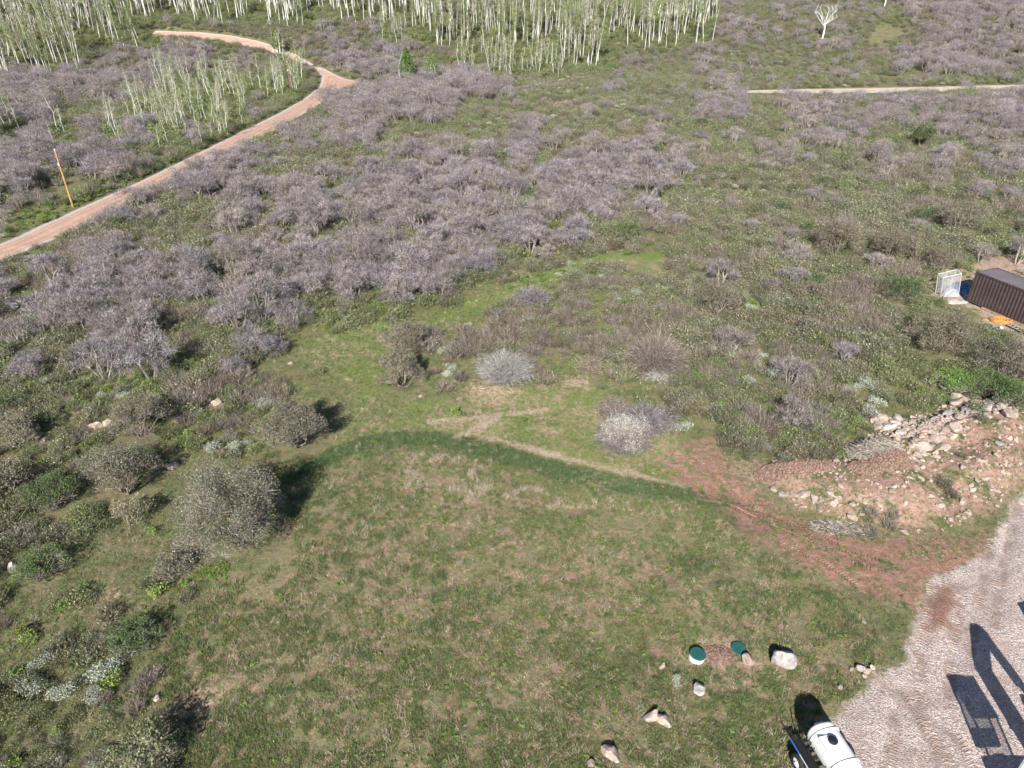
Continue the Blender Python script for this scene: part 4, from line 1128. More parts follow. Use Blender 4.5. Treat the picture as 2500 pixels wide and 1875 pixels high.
branch_pile('fallen_twigs', 1245, 828, .8, .5, .04, 60, M_straw, 25, 'pale fallen twigs on the small pink patch', (.15, .5), .012)
for k, (px, py, a) in enumerate([(1322, 990, 10), (350, 1020, 40), (345, 1000, 30), (400, 1035, 25), (700, 770, 100), (580, 770, 60), (420, 640, 20), (300, 900, 45)]):
    branch_pile('dead_branch', px, py, .5, .15, .08, 4, M_bark, 30 + k, 'bleached dead branches lying in the scrub', (.5, 1.1), .018)

# ================================================================== tyre and dozer tread marks (real ridges)
def treads(name, pts, mt, width=.42, step=.13, h=.035, label='ridges of tyre tread', chevron=.0, seed=0):
    r = np.random.RandomState(900 + seed)
    P = np.array([pix2flat(*p) for p in pts]); d = np.hypot(*(P[1:] - P[:-1]).T); s = np.concatenate([[0], np.cumsum(d)])
    m = MB(); t = 0.0
    while t < s[-1]:
        x = np.interp(t, s, P[:, 0]); y = np.interp(t, s, P[:, 1]); x2 = np.interp(t + .3, s, P[:, 0]); y2 = np.interp(t + .3, s, P[:, 1]); x1 = np.interp(t - .3, s, P[:, 0]); y1 = np.interp(t - .3, s, P[:, 1])
        a = math.atan2(y2 - y1, x2 - x1); c_, s_ = math.cos(a), math.sin(a)
        t += step
        if vnoise(x * 1.3, y * 1.3, 1.0) < (-.35 if mt is M_soilc else -.1) or r.uniform() < .1: continue
        wv = width * r.uniform(.7, 1.05)
        for sg in (-1, 1):
            V = []
            for (q, off) in ((0, 0), (1, chevron)):
                for (dx, hz) in ((-.045, -.01), (0, h), (.045, -.01)):
                    lx = dx + off * step * 1.4 + r.normal(0, .006); ly = sg * q * wv / 2
                    wx = x + c_ * lx - s_ * ly; wy = y + s_ * lx + c_ * ly
                    V.append((wx, wy, float(ground(wx, wy)) + hz * (1 if q == 0 else .8) + .004))
            F = [(0, 3, 4, 1), (1, 4, 5, 2)] if sg > 0 else [(1, 4, 3, 0), (2, 5, 4, 1)]
            m.add(V, F, r.uniform(0, 1))
    if m.n:
        me = m.mesh(name, EARTH)
        for kk in ATT:
            a_ = me.attributes.new(kk, 'FLOAT', 'POINT'); val = 6.0 if kk == ('m_soil' if mt is M_soilc else 'm_gravel') else 0.0 if kk == 'm_arc' else -20.0
            if kk in ('m_mud', 'm_rut'): val = None
            a_.data.foreach_set('value', np.full(m.n, val, np.float32) if val is not None else interp(ATT[kk], *np.concatenate(m.v)[:, :2].T).astype(np.float32))
        o = ob(name, me); o['kind'] = 'stuff'; o['label'] = label; o['category'] = 'tyre marks'
SD = 'ridged tyre marks pressed into the red-brown soil'; GR = 'ridged tyre marks pressed into the gravel'
for q, (pts, mt, w, st, ch) in enumerate([
    ([(1570, 1080), (1640, 1118), (1720, 1160), (1800, 1190), (1880, 1200)], M_soilc, .42, .15, .5),
    ([(1500, 1040), (1560, 1070), (1650, 1100), (1740, 1140), (1820, 1175)], M_soilc, .42, .15, .5),
    ([(1840, 1215), (1900, 1232), (1960, 1236), (2040, 1222), (2110, 1196)], M_soilc, .40, .17, 0),
    ([(1860, 1200), (1930, 1212), (2000, 1208), (2080, 1185)], M_soilc, .40, .17, 0),
    ([(1650, 1160), (1720, 1190), (1790, 1225), (1850, 1262)], M_soilc, .42, .15, .5),
    ([(1480, 960), (1540, 1010), (1600, 1060), (1650, 1095)], M_soilc, .34, .2, .3),
    ([(2014, 1262), (2004, 1330), (1988, 1400), (1984, 1460), (1992, 1530), (2020, 1590), (2066, 1680)], M_gravc, .50, .16, .4),
    ([(2038, 1262), (2032, 1340), (2016, 1410), (2010, 1470)], M_gravc, .45, .16, 0),
    ([(2080, 1262), (2066, 1340), (2056, 1420), (2052, 1480)], M_gravc, .42, .16, 0),
    ([(2140, 1170), (2128, 1260), (2104, 1350), (2092, 1420)], M_gravc, .42, .16, .3),
    ([(2166, 1130), (2160, 1220), (2150, 1300)], M_gravc, .42, .16, 0),
    ([(1925, 1480), (1965, 1510), (1990, 1560), (2030, 1620)], M_gravc, .42, .16, .4),
    ([(1935, 1560), (1930, 1620), (1925, 1690)], M_gravc, .36, .14, 0),
    ([(2060, 1560), (2085, 1600), (2120, 1680)], M_gravc, .45, .16, .4)]):
    treads('tread_marks', pts, mt, w, st, .045 if mt is M_soilc else .02, SD if mt is M_soilc else GR, ch, q)

# ================================================================== excavator and truck just outside the right edge (their shadows fall into view)
ex = tag(empty('excavator', (17.8, 12.0, float(ground(17.8, 12.0)))), 'white and orange excavator at the bottom right corner casting its long shadow over the gravel', 'excavator')
for s in (-1, 1):
    m = MB(); m.box((s * .95, 0, .38), (.45, 2.5, .5)); m.tube([(s * .95 - .22, 1.25, .38), (s * .95 + .22, 1.25, .38)], .25, 12); m.tube([(s * .95 - .22, -1.25, .38), (s * .95 + .22, -1.25, .38)], .25, 12)
    ob('crawler_track', m.mesh('crawler_track', M_rubber), ex)
m = MB(); m.box((0, -.2, 1.15), (2.3, 2.3, .85)); m.box((.1, -.7, 1.7), (1.2, 1.1, .45)); ob('house_body', m.mesh('house_body', M_red), ex)
m = MB()
for x in (-1.05, -.15):
    for y in (-.1, 1.55): m.box((x, y, 2.4), (.08, .08, 1.95))
m.box((-.6, .72, 3.4), (1.05, 1.8, .1)); m.box((-.6, 1.55, 1.65), (.9, .06, .5)); m.box((-.6, -.1, 1.65), (.9, .06, .5)); m.box((-.6, 1.55, 3.25), (.9, .06, .2))
cb = ob('cab', m.mesh('cab', M_ywh), ex)
for (c, s) in (((-.6, 1.56, 2.53), (.82, .01, 1.22)), ((-.6, -.1, 2.6), (.82, .01, 1.36)), ((-1.05, .72, 2.5), (.01, 1.5, 1.6))):
    m = MB(); m.box(c, s); ob('window', m.mesh('window', M_glass), cb)
m = MB(); m.box((-.55, .2, 1.55), (.4, .4, .9)); ob('seat', m.mesh('seat', M_black), cb)
def beam(m, a, b, w, h):
    a = Vector(a); b = Vector(b); d = b - a; q = d.to_track_quat('X', 'Z').to_matrix()
    m.box((a + b) / 2, (d.length, w, h), rot=q)
m = MB(); m.box((.9, .55, 1.2), (.4, 1.3, .5)); beam(m, (.95, .9, 1.2), (.38, 1.25, 3.6), .34, .55); beam(m, (.38, 1.22, 3.45), (1.05, 1.5, 4.75), .34, .5); ob('boom', m.mesh('boom', M_red), ex, (.1, .6, 0))
m = MB(); beam(m, (1.0, 1.45, 4.75), (1.85, 2.5, 2.2), .24, .34); beam(m, (1.83, 2.45, 2.3), (2.15, 3.05, 1.4), .2, .26); ob('arm', m.mesh('arm', M_red), ex, (.1, .6, 0))
m = MB(); m.tube([(.5, 1.2, 1.7), (.6, 1.5, 3.6)], .06, 8); m.tube([(.6, 1.4, 4.2), (1.6, 2.2, 3.3)], .05, 8); ob('ram', m.mesh('ram', M_alu), ex, (.1, .6, 0))
m = MB(); m.box((2.1, 3.1, 1.05), (.7, .08, .7)); m.box((2.1, 2.85, .72), (.7, .55, .08)); m.box((1.76, 2.87, 1.0), (.05, .5, .6)); m.box((2.44, 2.87, 1.0), (.05, .5, .6))
for k in range(4): m.box((1.85 + k * .17, 2.55, .7), (.07, .2, .05))
ob('bucket', m.mesh('bucket', M_black), ex, (.1, .6, 0))
tk = tag(empty('box_truck', (23.45, 16.9, float(ground(23.45, 16.9))), (0, 0, R(4))), 'white work truck parked just past the right edge, only its shadow showing', 'truck')
m = MB(); m.box((0, -.9, 1.5), (2.1, 4.0, 1.7)); ob('body', m.mesh('body', M_ywh), tk)
m = MB(); m.box((0, 2.1, 1.25), (1.95, 1.6, 1.2)); m.box((0, 1.95, 1.95), (1.75, 1.1, .4)); ob('cab', m.mesh('cab', M_ywh), tk)
for x in (-.95, .95):
    for y in (-2.2, 2.1):
        m = MB(); m.tube([(x - .13, y, .42), (x + .13, y, .42)], .42, 20); ob('wheel', m.mesh('wheel', M_rubber), tk)
m = MB(); m.tube([(-.8, 1.0, 2.35), (-1.15, 1.2, 3.3)], .025, 5); m.tube([(-.7, .9, 2.35), (-.98, 1.15, 3.25)], .025, 5); ob('aerial', m.mesh('aerial', M_black), tk)

# ================================================================== shrubs placed one by one
SHV = {}
def shrub(name, px, py, Rr, Hh, kind, label, seed, n=5200, ls=.075, cat='shrub'):
    n = int(n * 1.35); ls *= .9
    b = G(px, py); e = tag(empty(name, b, (0, 0, rs.uniform(0, 6.28))), label, cat, 'large shrubs round the meadow')
    st, cr = big_shrub(seed, Rr, Hh, n, ls, dens=int(22 + Rr * 4))
    lm = {'olive': M_dleaf, 'dark': M_dark, 'white': M_white, 'green': M_forb}.get(kind, M_dleaf)
    ob('stems', st.mesh('stems', M_greyb), e); ob('foliage', cr.mesh('foliage', lm), e)
    KEEP_OUT.append((b.x, b.y, Rr * .8)); return e
shrub('serviceberry_shrub', 528, 1170, 3.15, 4.3, 'olive', 'largest olive-grey leafy bush at the left edge of the field, throwing a dark shadow', 1, 19000, .08)
shrub('serviceberry_shrub', 648, 960, 2.35, 3.2, 'olive', 'round olive-grey bush with a shaded back above the largest bush', 2, 10500, .08)
shrub('serviceberry_shrub', 868, 832, 1.75, 2.9, 'olive', 'lower half of the tall grey-brown shrub standing alone on the clearing', 3, 8000, .07)
shrub('serviceberry_shrub', 880, 768, 1.85, 3.0, 'olive', 'upper half of the tall grey-brown shrub standing alone on the clearing', 4, 8000, .07)
shrub('serviceberry_shrub', 275, 1065, 2.2, 3.0, 'olive', 'olive bush with bare branches leaning right, left of the meadow', 5, 6000, .08)
shrub('serviceberry_shrub', 305, 940, 2.0, 2.8, 'olive', 'brown-grey bush beside the pale boulders in the left scrub', 6, 5200, .08)
shrub('serviceberry_shrub', 1545, 675, 2.5, 3.0, 'olive', 'grey bush with a dark left flank right of the radiating shrub', 7, 6000, .08)
shrub('serviceberry_shrub', 1800, 550, 3.1, 4.0, 'olive', 'biggest grey-green bush of the clump at right, shaded on its left', 8, 8500, .09)
shrub('serviceberry_shrub', 1925, 562, 2.6, 3.3, 'olive', 'middle grey-green bush of the clump at right', 9, 6000, .09)
shrub('serviceberry_shrub', 2068, 500, 3.1, 3.8, 'olive', 'upper right bush of the clump, behind a black shaded hollow', 10, 6500, .09)
shrub('serviceberry_shrub', 1985, 490, 1.6, 2.2, 'dark', 'dark green bush tucked above the middle of the clump at right', 11, 4000, .08)
shrub('serviceberry_shrub', 2025, 585, 1.9, 2.4, 'olive', 'low lilac-grey bush at the near edge of the clump, above the wire cage', 12, 5000, .08)
shrub('serviceberry_shrub', 2030, 760, 2.9, 3.5, 'olive', 'wide grey-olive bush between the container strip and the rubble pile', 13, 8500, .085)
shrub('serviceberry_shrub', 2185, 820, 2.9, 3.5, 'olive', 'grey-olive bush at the right edge below the ladder', 14, 8000, .085)
shrub('green_shrub', 2140, 855, 2.0, 1.5, 'dark', 'dark green leafy thicket directly above the rubble pile', 15, 6500, .085)
shrub('green_shrub', 2195, 872, 1.6, 1.2, 'dark', 'dark green leafy shrub at the right edge above the rubble', 18, 4500, .085)
shrub('green_shrub', 2060, 840, 1.6, 1.1, 'green', 'bright green low shrub above the left of the rubble pile', 16, 4200, .08)
shrub('green_shrub', 1945, 645, 2.2, 1.6, 'dark', 'dark green shrub left of the red soil bank by the wire cage', 17, 6000, .085)
shrub('dark_shrub', 90, 1245, 1.3, 1.3, 'dark', 'dark shrub below the lone whitish boulder at far left', 19, 3600, .07)
shrub('dark_shrub', 285, 1400, 1.2, 1.1, 'dark', 'dark shrub at the edge of the lower left scrub', 20, 3200, .07)
shrub('dark_shrub', 40, 960, 1.9, 2.0, 'olive', 'bush leaning over a dark hollow at the far left edge', 22, 4600, .08)
shrub('dark_shrub', 120, 1090, 1.7, 1.5, 'dark', 'dark leafy shrub in the left scrub beside the pinkish stone', 23, 4600, .08)
shrub('dark_shrub', 385, 1235, 1.0, 1.0, 'olive', 'small olive shrub at the foot of the largest bush, left side', 24, 3000, .07)
shrub('dark_shrub', 1355, 522, 2.0, 1.9, 'dark', 'round dark tangled shrub above the centre clearing', 25, 4200, .09)
shrub('dark_shrub', 1990, 318, 2.0, 3.6, 'dark', 'dark green upright shrub in the grey scrub below the far track', 26, 4800, .13)

def fan(px, py, Rr, Hh, n, mt, label, seed, extra=None, w=.022):
    b = G(px, py); e = tag(empty('wand_shrub', b, (0, 0, rs.uniform(0, 6)), (rs.uniform(.85, 1.15), rs.uniform(.8, 1.1), 1)), label, 'shrub', 'bare shrubs on the clearing')
    ob('branches', fan_shrub(seed, Rr, Hh, n, w).mesh('branches', mt), e)
    if extra is not None:
        mt2, k, ls, zz = extra; m = mound(seed + 1, Rr * .95, Hh * zz, k, ls, 14); ob('foliage', m.mesh('foliage', mt2), e)
    KEEP_OUT.append((b.x, b.y, Rr * .75)); return e
fan(1415, 800, 2.5, 2.9, 9500, M_redbr, 'wide brown-red shrub of radiating bare wands at the right of the clearing', 41, (M_dleaf, 1500, .06, .8))
fan(1092, 820, 2.1, 2.1, 9500, M_pale, 'fine grey leafless shrub on pink soil in the middle of the clearing', 42, None, .017)
fan(1150, 655, 1.9, 1.5, 5000, M_twig, 'low grey brushy shrub at the head of the clearing', 43, None, .018)
fan(1398, 930, 1.6, 1.9, 4500, M_twig, 'bare grey shrub right behind the white shrub', 44, None, .018)
fan(1325, 898, 1.0, 1.2, 2200, M_redbr, 'small dark red-brown shrub behind the left of the white shrub', 45)
fan(1420, 822, 1.1, 1.0, 800, M_white, 'whitish low shrub at the foot of the brown-red shrub', 46, (M_white, 700, .06, .9))
for k, (px, py) in enumerate([(1272, 800), (1500, 740), (930, 730), (1210, 700)]):
    fan(px, py, 1.1, 1.1, 2400, M_greyb, ['small grey shrub beside the small pink patch', 'grey shrub just right of the brown-red shrub', 'grey shrub right behind the tall grey-brown shrub', 'low grey shrub upslope of the fine grey shrub'][k], 47 + k, None, .018)
# the white shrub
b = G(1345, 968)
e = tag(empty('white_shrub', b), 'white-blossomed shrub standing bright at the right of the clearing', 'shrub', 'bare shrubs on the clearing')
st, cr = big_shrub(60, 1.75, 2.5, 5200, .06, 26)
ob('stems', st.mesh('stems', M_bark), e); ob('blossom', cr.mesh('blossom', M_white), e)
ob('branches', fan_shrub(61, 1.8, 2.0, 5200, .018).mesh('branches', M_twig), e)
KEEP_OUT.append((b.x, b.y, 1.5))
# dead tree and the leafy aspens that stand apart
def bare_tree(px, py, h, seed, label):
    b = G(px, py); r = np.random.RandomState(seed); e = tag(empty('dead_tree', b), label, 'tree')
    m = MB(); m.tube([(0, 0, -.2), (.15, 0, h * .25), (-.1, .1, h * .45)], [.22, .17, .14], 7, .9, cap=False); ob('trunk', m.mesh('trunk', M_aspen), e)
    m = MB()
    for k in range(11):
        a = k * 2.4; b0 = np.array([-.1 + .1 * r.normal(), .1, h * r.uniform(.36, .47)]); d1 = b0 + np.array([math.cos(a) * h * .2, math.sin(a) * h * .2, h * r.uniform(.15, .35)]); d2 = d1 + np.array([math.cos(a + .5) * h * .16, math.sin(a + .5) * h * .16, h * r.uniform(.06, .2)])
        m.tube([b0, d1, d2], [.09, .055, .02], 4, .85, cap=False)
        for q in range(4):
            s = d1 + (d2 - d1) * r.uniform(0, 1); m.tube([s, s + r.normal(0, h * .07, 3) + (0, 0, h * .07)], [.03, .012], 3, .85, cap=False)
    ob('crown', m.mesh('crown', M_aspen), e); KEEP_OUT.append((b.x, b.y, 1.5))
bare_tree(1776, 84, 8.5, 5, 'lone bleached dead tree with forked bare branches at upper right')
bare_tree(1909, 17, 7.0, 6, 'bleached dead trunk cut off by the top edge at right')
for k, (px, py, h, lab) in enumerate([(882, 188, 8.0, 'dense bright green aspen with a pointed crown, leftmost by the road fork'), (934, 180, 6.5, 'green aspen beside the bright pointed one'), (600, 118, 6.5, 'light green leafy aspen at the inside of the road bend')]):
    b = G(px, py); e = tag(empty('leafy_aspen', b), lab, 'tree'); r = np.random.RandomState(70 + k)
    m = MB()
    for q in range(5):
        x, y = r.normal(0, .5, 2); m.tube([(x, y, -.2), (x * 1.2, y, h * .5), (x * .5, y * .5, h * .9)], [.06, .04, .015], 5, .8, cap=False)
    ob('trunk', m.mesh('trunk', M_aspen), e)
    m = MB(); n = [3600, 2600, 2200][k]; t = r.uniform(0, 1, n); a = r.uniform(0, 6.28, n); q = np.sin(np.pi * np.clip(t * .9 + .1, 0, 1)) ** .7 * (1.25 - .6 * t) * 1.7 * r.uniform(.05, 1, n) ** .5 * (1 + .22 * np.sin(3 * a + t * 9))
    P = np.stack([q * np.cos(a), q * np.sin(a), h * (.22 + .78 * t)], 1); m.tris(leaves(P, r.uniform(.2, .36, n), .3, r), np.clip(r.normal(.45, .22, n), 0, 1), 0, 4)
    ob('crown', m.mesh('crown', M_aleaf if k else veg('bright_aspen_leaves', [(0, (.045, .085, .018)), (.5, (.10, .175, .035)), (1, (.18, .28, .06))], None, .05)), e); KEEP_OUT.append((b.x, b.y, 1.5))
for (px, py, sz, lab) in [(1463, 1478, .32, 'small silver sagebrush between the pointed stone and the cracked boulder'), (338, 1258, .35, 'small silver sagebrush at the left foot of the largest bush'), (960, 765, .7, 'silver sagebrush at the right of the tall grey-brown shrub'),
                      (1012, 708, .5, 'pair of silver sage tufts at the head of the clearing'), (1118, 715, .5, 'whitish sage tuft above the fine grey shrub'), (975, 800, .6, 'silver sagebrush at the left foot of the fine grey shrub'),
                      (1245, 598, .7, 'silver sagebrush beside the upper grass strip'), (1300, 603, .6, 'silver sage tuft right of the one by the upper grass strip')]:
    b = G(px, py); o = ob('sagebrush', mound(int(px), 1.0, 1.0, 1200, .08, 9, .1).mesh('sagebrush', M_sage), None, b, (0, 0, px), (sz, sz, sz * .9)); tag(o, lab, 'sagebrush'); KEEP_OUT.append((b.x, b.y, sz * .6))

# ================================================================== woods and scrub
def where(px, py):
    if py < 130: return 'on the far hillside'
    if px < 330 and py > 820: return 'in the scrub left of the meadow'
    if px < 640 and py > 560: return '%s of the left thicket' % ('at the near edge' if py > 780 else 'at the outer left' if px < 200 else 'in the middle' if px < 420 else 'at the right side')
    if py < 330 and px < 560: return 'left of the dirt road'
    if py < 260 and px < 1000: return 'beside the road fork'
    if px < 420 and py < 520: return 'along the dirt road'
    if px > 1450 and py < 420: return 'on the slope below the far track'
    if px > 1450: return 'in the scrub right of the clearing'
    if py < 400: return 'along the upper edge of the big thicket'
    if py > 540: return 'at the thicket edge %s' % ('above the tall grey shrub' if px > 780 else 'above the mown corner')
    a = 'upper' if py < 440 else 'middle' if py < 490 else 'lower'; b = 'far left' if px < 480 else 'left' if px < 680 else 'middle' if px < 900 else 'right' if px < 1150 else 'far right'
    return 'in the %s %s of the central thicket' % (a, b)
def things(nm, parts_list, x, y, scl, labf, cat, groupf, partnames, maxn=300, joined_=None, stuff=None, single=False, order=None, zs=1.0):
    """the nearest as things with parts, the rest as one mass"""
    d = np.hypot(x, y) / scl if order is None else order
    px, py = world2pix(x, y, interp(GZ, x, y))
    vis = (px > -40) & (px < 2252) & (py > -60) & (py < 1800)
    sc_ = np.where(vis, 0, 1e6) + d
    idx = np.argsort(sc_); near = idx[:maxn]; near = near[vis[near]]; rest = np.setdiff1d(np.arange(len(x)), near)
    zz = interp(GZ, x, y)
    for i in near:
        k = rs.randint(len(parts_list)); p = parts_list[k]
        loc = (x[i], y[i], zz[i]); rot = (rs.normal(0, .065), rs.normal(0, .065), rs.uniform(0, 6.28)); s = float(scl[i]); sv = (s, s, s * zs * rs.uniform(.9, 1.12))
        if single: root = ob(nm, p, None, loc, rot, sv)
        else:
            root = empty(nm, loc, rot, sv)
            for pn, me in zip(partnames, p): ob(pn, me, root)
        tag(root, labf(k, px[i], py[i], s), cat, groupf(px[i], py[i]))
    if stuff is not None and len(rest):
        scatter(stuff[0], x[rest], y[rest], joined_, scl[rest], stuff[1], stuff[2], 0, .06, zs)

# scrub oak
X, Y = jgrid(2.15, -120, 190, 14, 330)
k = pick(X, Y, {'O': .93, 'o': .72, 'b': .10, 's': .07}) & (vnoise(X, Y, 4.6) > -.6) & clear_of(X, Y, 1.6, 3, 2) & not_near(X, Y, 1.5) & (interp(GM['clear'], X, Y) < -1.2) & (interp(GM['field'], X, Y) < -1.5)
far = np.hypot(X, Y) > 175; k &= ~far | (rs.uniform(0, 1, len(X)) < .75)
X, Y = X[k], Y[k]
sc_ = rs.uniform(.5, 1.12, len(X)) * (1 + .18 * sstep(60, 160, Y)); c_ = cover(X, Y); sc_ = np.where(c_ == ord('O'), sc_, sc_ * .80)
OL = ['low leafless grey-lilac scrub oak', 'spreading leafless lilac-grey scrub oak', 'tall leafless grey scrub oak', 'rounded leafless scrub oak with pale trunk', 'small leafless scrub oak', 'broad leafless lilac-grey scrub oak']
things('scrub_oak', OAK, X, Y, sc_, lambda k, px, py, s: '%s %s' % (OL[k], where(px, py)), 'scrub oak', lambda px, py: 'scrub oaks ' + where(px, py), ['trunk', 'crown'], 300, OAKJ, ('scrub_oak_thicket', 'mass of leafless lilac-grey scrub oak covering the slope', 'scrub oak'))
OAKXY = (X, Y)
# aspens
X, Y = jgrid(1.9, -190, 150, 105, 330)
k = pick(X, Y, {'A': .50}, 0) & clear_of(X, Y, 1.5, 1, 1) & not_near(X, Y) & (vnoise(X, Y, 7) > -.3)
X, Y = X[k], Y[k]
things('aspen_tree', [(a, b) for a, b, _ in ASP], X, Y, rs.uniform(.75, 1.1, len(X)), lambda k, px, py, s: '%s %s' % (['white-barked aspen with sparse yellow-green leaves', 'tall bare white aspen', 'bare thin white aspen', 'tallest leafy white aspen', 'short leafy white aspen', 'bare white aspen with grey twigs'][k],
       'at the far left of the left stand' if px < 170 else 'at the right of the left stand' if px < 420 else 'in the stand above the road bend' if px < 900 else 'in the left half of the top centre stand' if px < 1220 else 'in the right half of the top centre stand' if px < 1570 else 'on the far slope'), 'aspen', lambda px, py: 'aspens of the woods along the top', ['trunk', 'crown'], 300, ASPJ, ('aspen_wood', 'wood of white aspen trunks going back over the hill', 'aspen wood'), order=Y)
X, Y = jgrid(1.7, -160, 60, 85, 260)
k = pick(X, Y, {'a': .40}, 0) & (vnoise(X, Y, 5) > -.3) & clear_of(X, Y, .8, 1, 1) & not_near(X, Y); X, Y = X[k], Y[k]
things('young_aspen', [(a, b) for a, b, _ in YAS], X, Y, rs.uniform(.7, 1.25, len(X)), lambda k, px, py, s: '%s %s' % (['slender leafless young aspen', 'thin bare young aspen', 'crooked bare young aspen', 'taller young aspen in leaf'][k], 'at the left end of the young stand' if px < 250 else 'left of the road bend' if px < 450 else 'close inside the road bend' if px < 720 else 'just right of the road fork' if px < 950 else 'on the slope beyond the road fork'), 'young aspen',
       lambda px, py: 'young aspens near the road', ['trunk', 'crown'], 300, ASPJ[:2], ('young_aspens_far', 'further young aspens', 'young aspen'), order=Y)

# mid-sized shrubs
MID = []
for k in range(5):
    st, cr = big_shrub(900 + k, 1.15, 1.5, 1500, .085, 18, 10)
    MID.append((st.mesh('stems', M_greyb), cr.mesh('foliage', [M_dleaf, M_brushg, M_dleaf, M_brush, M_dark][k])))
X, Y = jgrid(3.1, -60, 75, 12, 130)
k = pick(X, Y, {'b': .34, 'o': .30, 'L': .45, 's': .12, 'O': .08}, 0) & clear_of(X, Y, 1.5, 2, 1.5) & not_near(X, Y, .8) & (interp(GM['clear'], X, Y) < -.8) & (interp(GM['yard'], X, Y) < -.5); X, Y = X[k], Y[k]
things('serviceberry_shrub', MID, X, Y, rs.uniform(.6, 1.2, len(X)), lambda k, px, py, s: '%s %s %s' % ('small' if s < .8 else 'mid-sized' if s < 1.0 else 'large', ['olive-grey leafy shrub', 'grey-green leafy shrub', 'brownish leafy shrub', 'olive-brown twiggy shrub', 'dark green leafy shrub'][k], where(px, py)), 'shrub', lambda px, py: 'leafy shrubs ' + where(px, py), ['stems', 'foliage'], 300, [p[1] for p in MID], ('leafy_shrubs_far', 'further leafy shrubs on the slope', 'shrub'))
# sagebrush
SAGE = [mound(400 + k, 1.0, .95, 900, .085, 8, .1).mesh('sagebrush', M_sage) for k in range(5)]
X, Y = jgrid(1.5, -100, 170, 10, 300)
k = pick(X, Y, {'S': .80, 's': .50, 'b': .30, 'o': .20, 'L': .05, 'l': .03, 'R': .02, 'O': .03}, 0) & clear_of(X, Y, .8, .8, .5) & not_near(X, Y) & (vnoise(X, Y, 3.5) > -.25); X, Y = X[k], Y[k]
things('sagebrush', SAGE, X, Y, rs.uniform(.32, .78, len(X)), lambda k, px, py, s: '%s silver-green sagebrush %s' % ('small' if s < .55 else 'mid-sized' if s < .7 else 'large', where(px, py)), 'sagebrush', lambda px, py: 'sagebrush ' + where(px, py), [], 300, SAGE,
       ('sagebrush_far', 'far sagebrush dotting the slope', 'sagebrush'), single=True)

# low brush that covers the slopes
BR = [brush(600 + k, .62, .80, 260, .7, 1.0, .020, .075).mesh('brush', M_brush) for k in range(3)] + [brush(610 + k, .7, .75, 210, 1.5, 1.0, .020, .070).mesh('brush_leafy', M_brushg) for k in range(3)] + [brush(620 + k, .7, .8, 300, .3, 1.0, .019, .06).mesh('brush_grey', M_greyb) for k in range(2)]
X, Y = jgrid(.60, -48, 62, 10, 82)
k = pick(X, Y, {'b': .92, 's': .72, 'S': .45, 'o': .85, 'O': .6, 'l': .75, 'L': .45, 'R': .02, 'G': .01}, 0) & clear_of(X, Y, .9, .6, .4) & not_near(X, Y) & (interp(GM['clear'], X, Y) < .4) & (interp(GM['yard'], X, Y) < .5); k &= vnoise(X, Y, 1.9) > -.6
X, Y = X[k], Y[k]; c_ = cover(X, Y)
p_ = .7 * vnoise(X, Y, 6) + .6 * vnoise(X + 70, Y, 2.2) + rs.normal(0, .25, len(X))
ix = np.where(p_ < -.02, rs.randint(0, 3, len(X)), np.where(p_ < .30, rs.randint(3, 6, len(X)), rs.randint(6, 8, len(X)))); ix = np.where((c_ == ord('l')) & (rs.uniform(0, 1, len(X)) < .6), rs.randint(6, 8, len(X)), ix); ix = np.where(c_ == ord('L'), rs.randint(3, 6, len(X)), ix)
scatter('low_brush', X, Y, BR, rs.uniform(.55, 1.5, len(X)) * (1 + .25 * sstep(40, 80, Y)) * (1 + .35 * vnoise(X, Y, 5)) * (.72 + .28 * sstep(30, 50, Y)), 'low olive-brown and grey brush covering the slopes', 'brush', -.02, .12, 1.0, ix)
X, Y = jgrid(1.05, -150, 190, 82, 300)
k = pick(X, Y, {'b': .9, 's': .7, 'S': .5, 'o': .85, 'O': .35, 'L': .6, 'A': .7, 'a': .8, 'G': .05}, 0) & clear_of(X, Y, .9, .6, .4) & not_near(X, Y); X, Y = X[k], Y[k]; c_ = cover(X, Y)
p_ = vnoise(X, Y, 11) + rs.normal(0, .35, len(X)); ix = np.where(p_ < -.1, rs.randint(0, 3, len(X)), np.where(p_ < .45, rs.randint(3, 6, len(X)), rs.randint(6, 8, len(X)))); ix = np.where((c_ == ord('a')) | (c_ == ord('A')), rs.randint(3, 6, len(X)), ix)
scatter('far_brush', X, Y, BR, rs.uniform(.9, 2.0, len(X)), 'low brush on the far slopes', 'brush', -.02, .12, 1.0, ix)

# fresh green growth between and under the bushes
FB = [mound(640 + k, .5, .55, 240, .085, 5).mesh('green_growth', M_forb) for k in range(4)]
X, Y = jgrid(.8, -55, 62, 12, 120)
nn = vnoise(X, Y, 2.4)
k = pick(X, Y, {'L': .85, 'b': .18, 'O': .50, 'o': .28, 's': .08, 'l': .08, 'G': .03, 'R': .03}, 0) & clear_of(X, Y, .5, .5, .3) & not_near(X, Y) & (nn > -.1); X, Y = X[k], Y[k]
scatter('green_undergrowth', X, Y, FB, rs.uniform(.5, 1.2, len(X)), 'fresh green undergrowth between the bushes', 'undergrowth', -.05, .15)
X, Y = jgrid(1.5, -130, 60, 95, 290)
k = pick(X, Y, {'a': .45, 'A': .16, 'L': .5}, 0) & clear_of(X, Y, .5, .5, .3); X, Y = X[k], Y[k]
YG = [mound(660 + k, .9, 1.9, 260, .16, 6).mesh('aspen_suckers', M_aleaf) for k in range(3)]
scatter('aspen_suckers', X, Y, YG, rs.uniform(.6, 1.3, len(X)), 'yellow-green aspen suckers under the young trunks', 'undergrowth', -.05, .1)
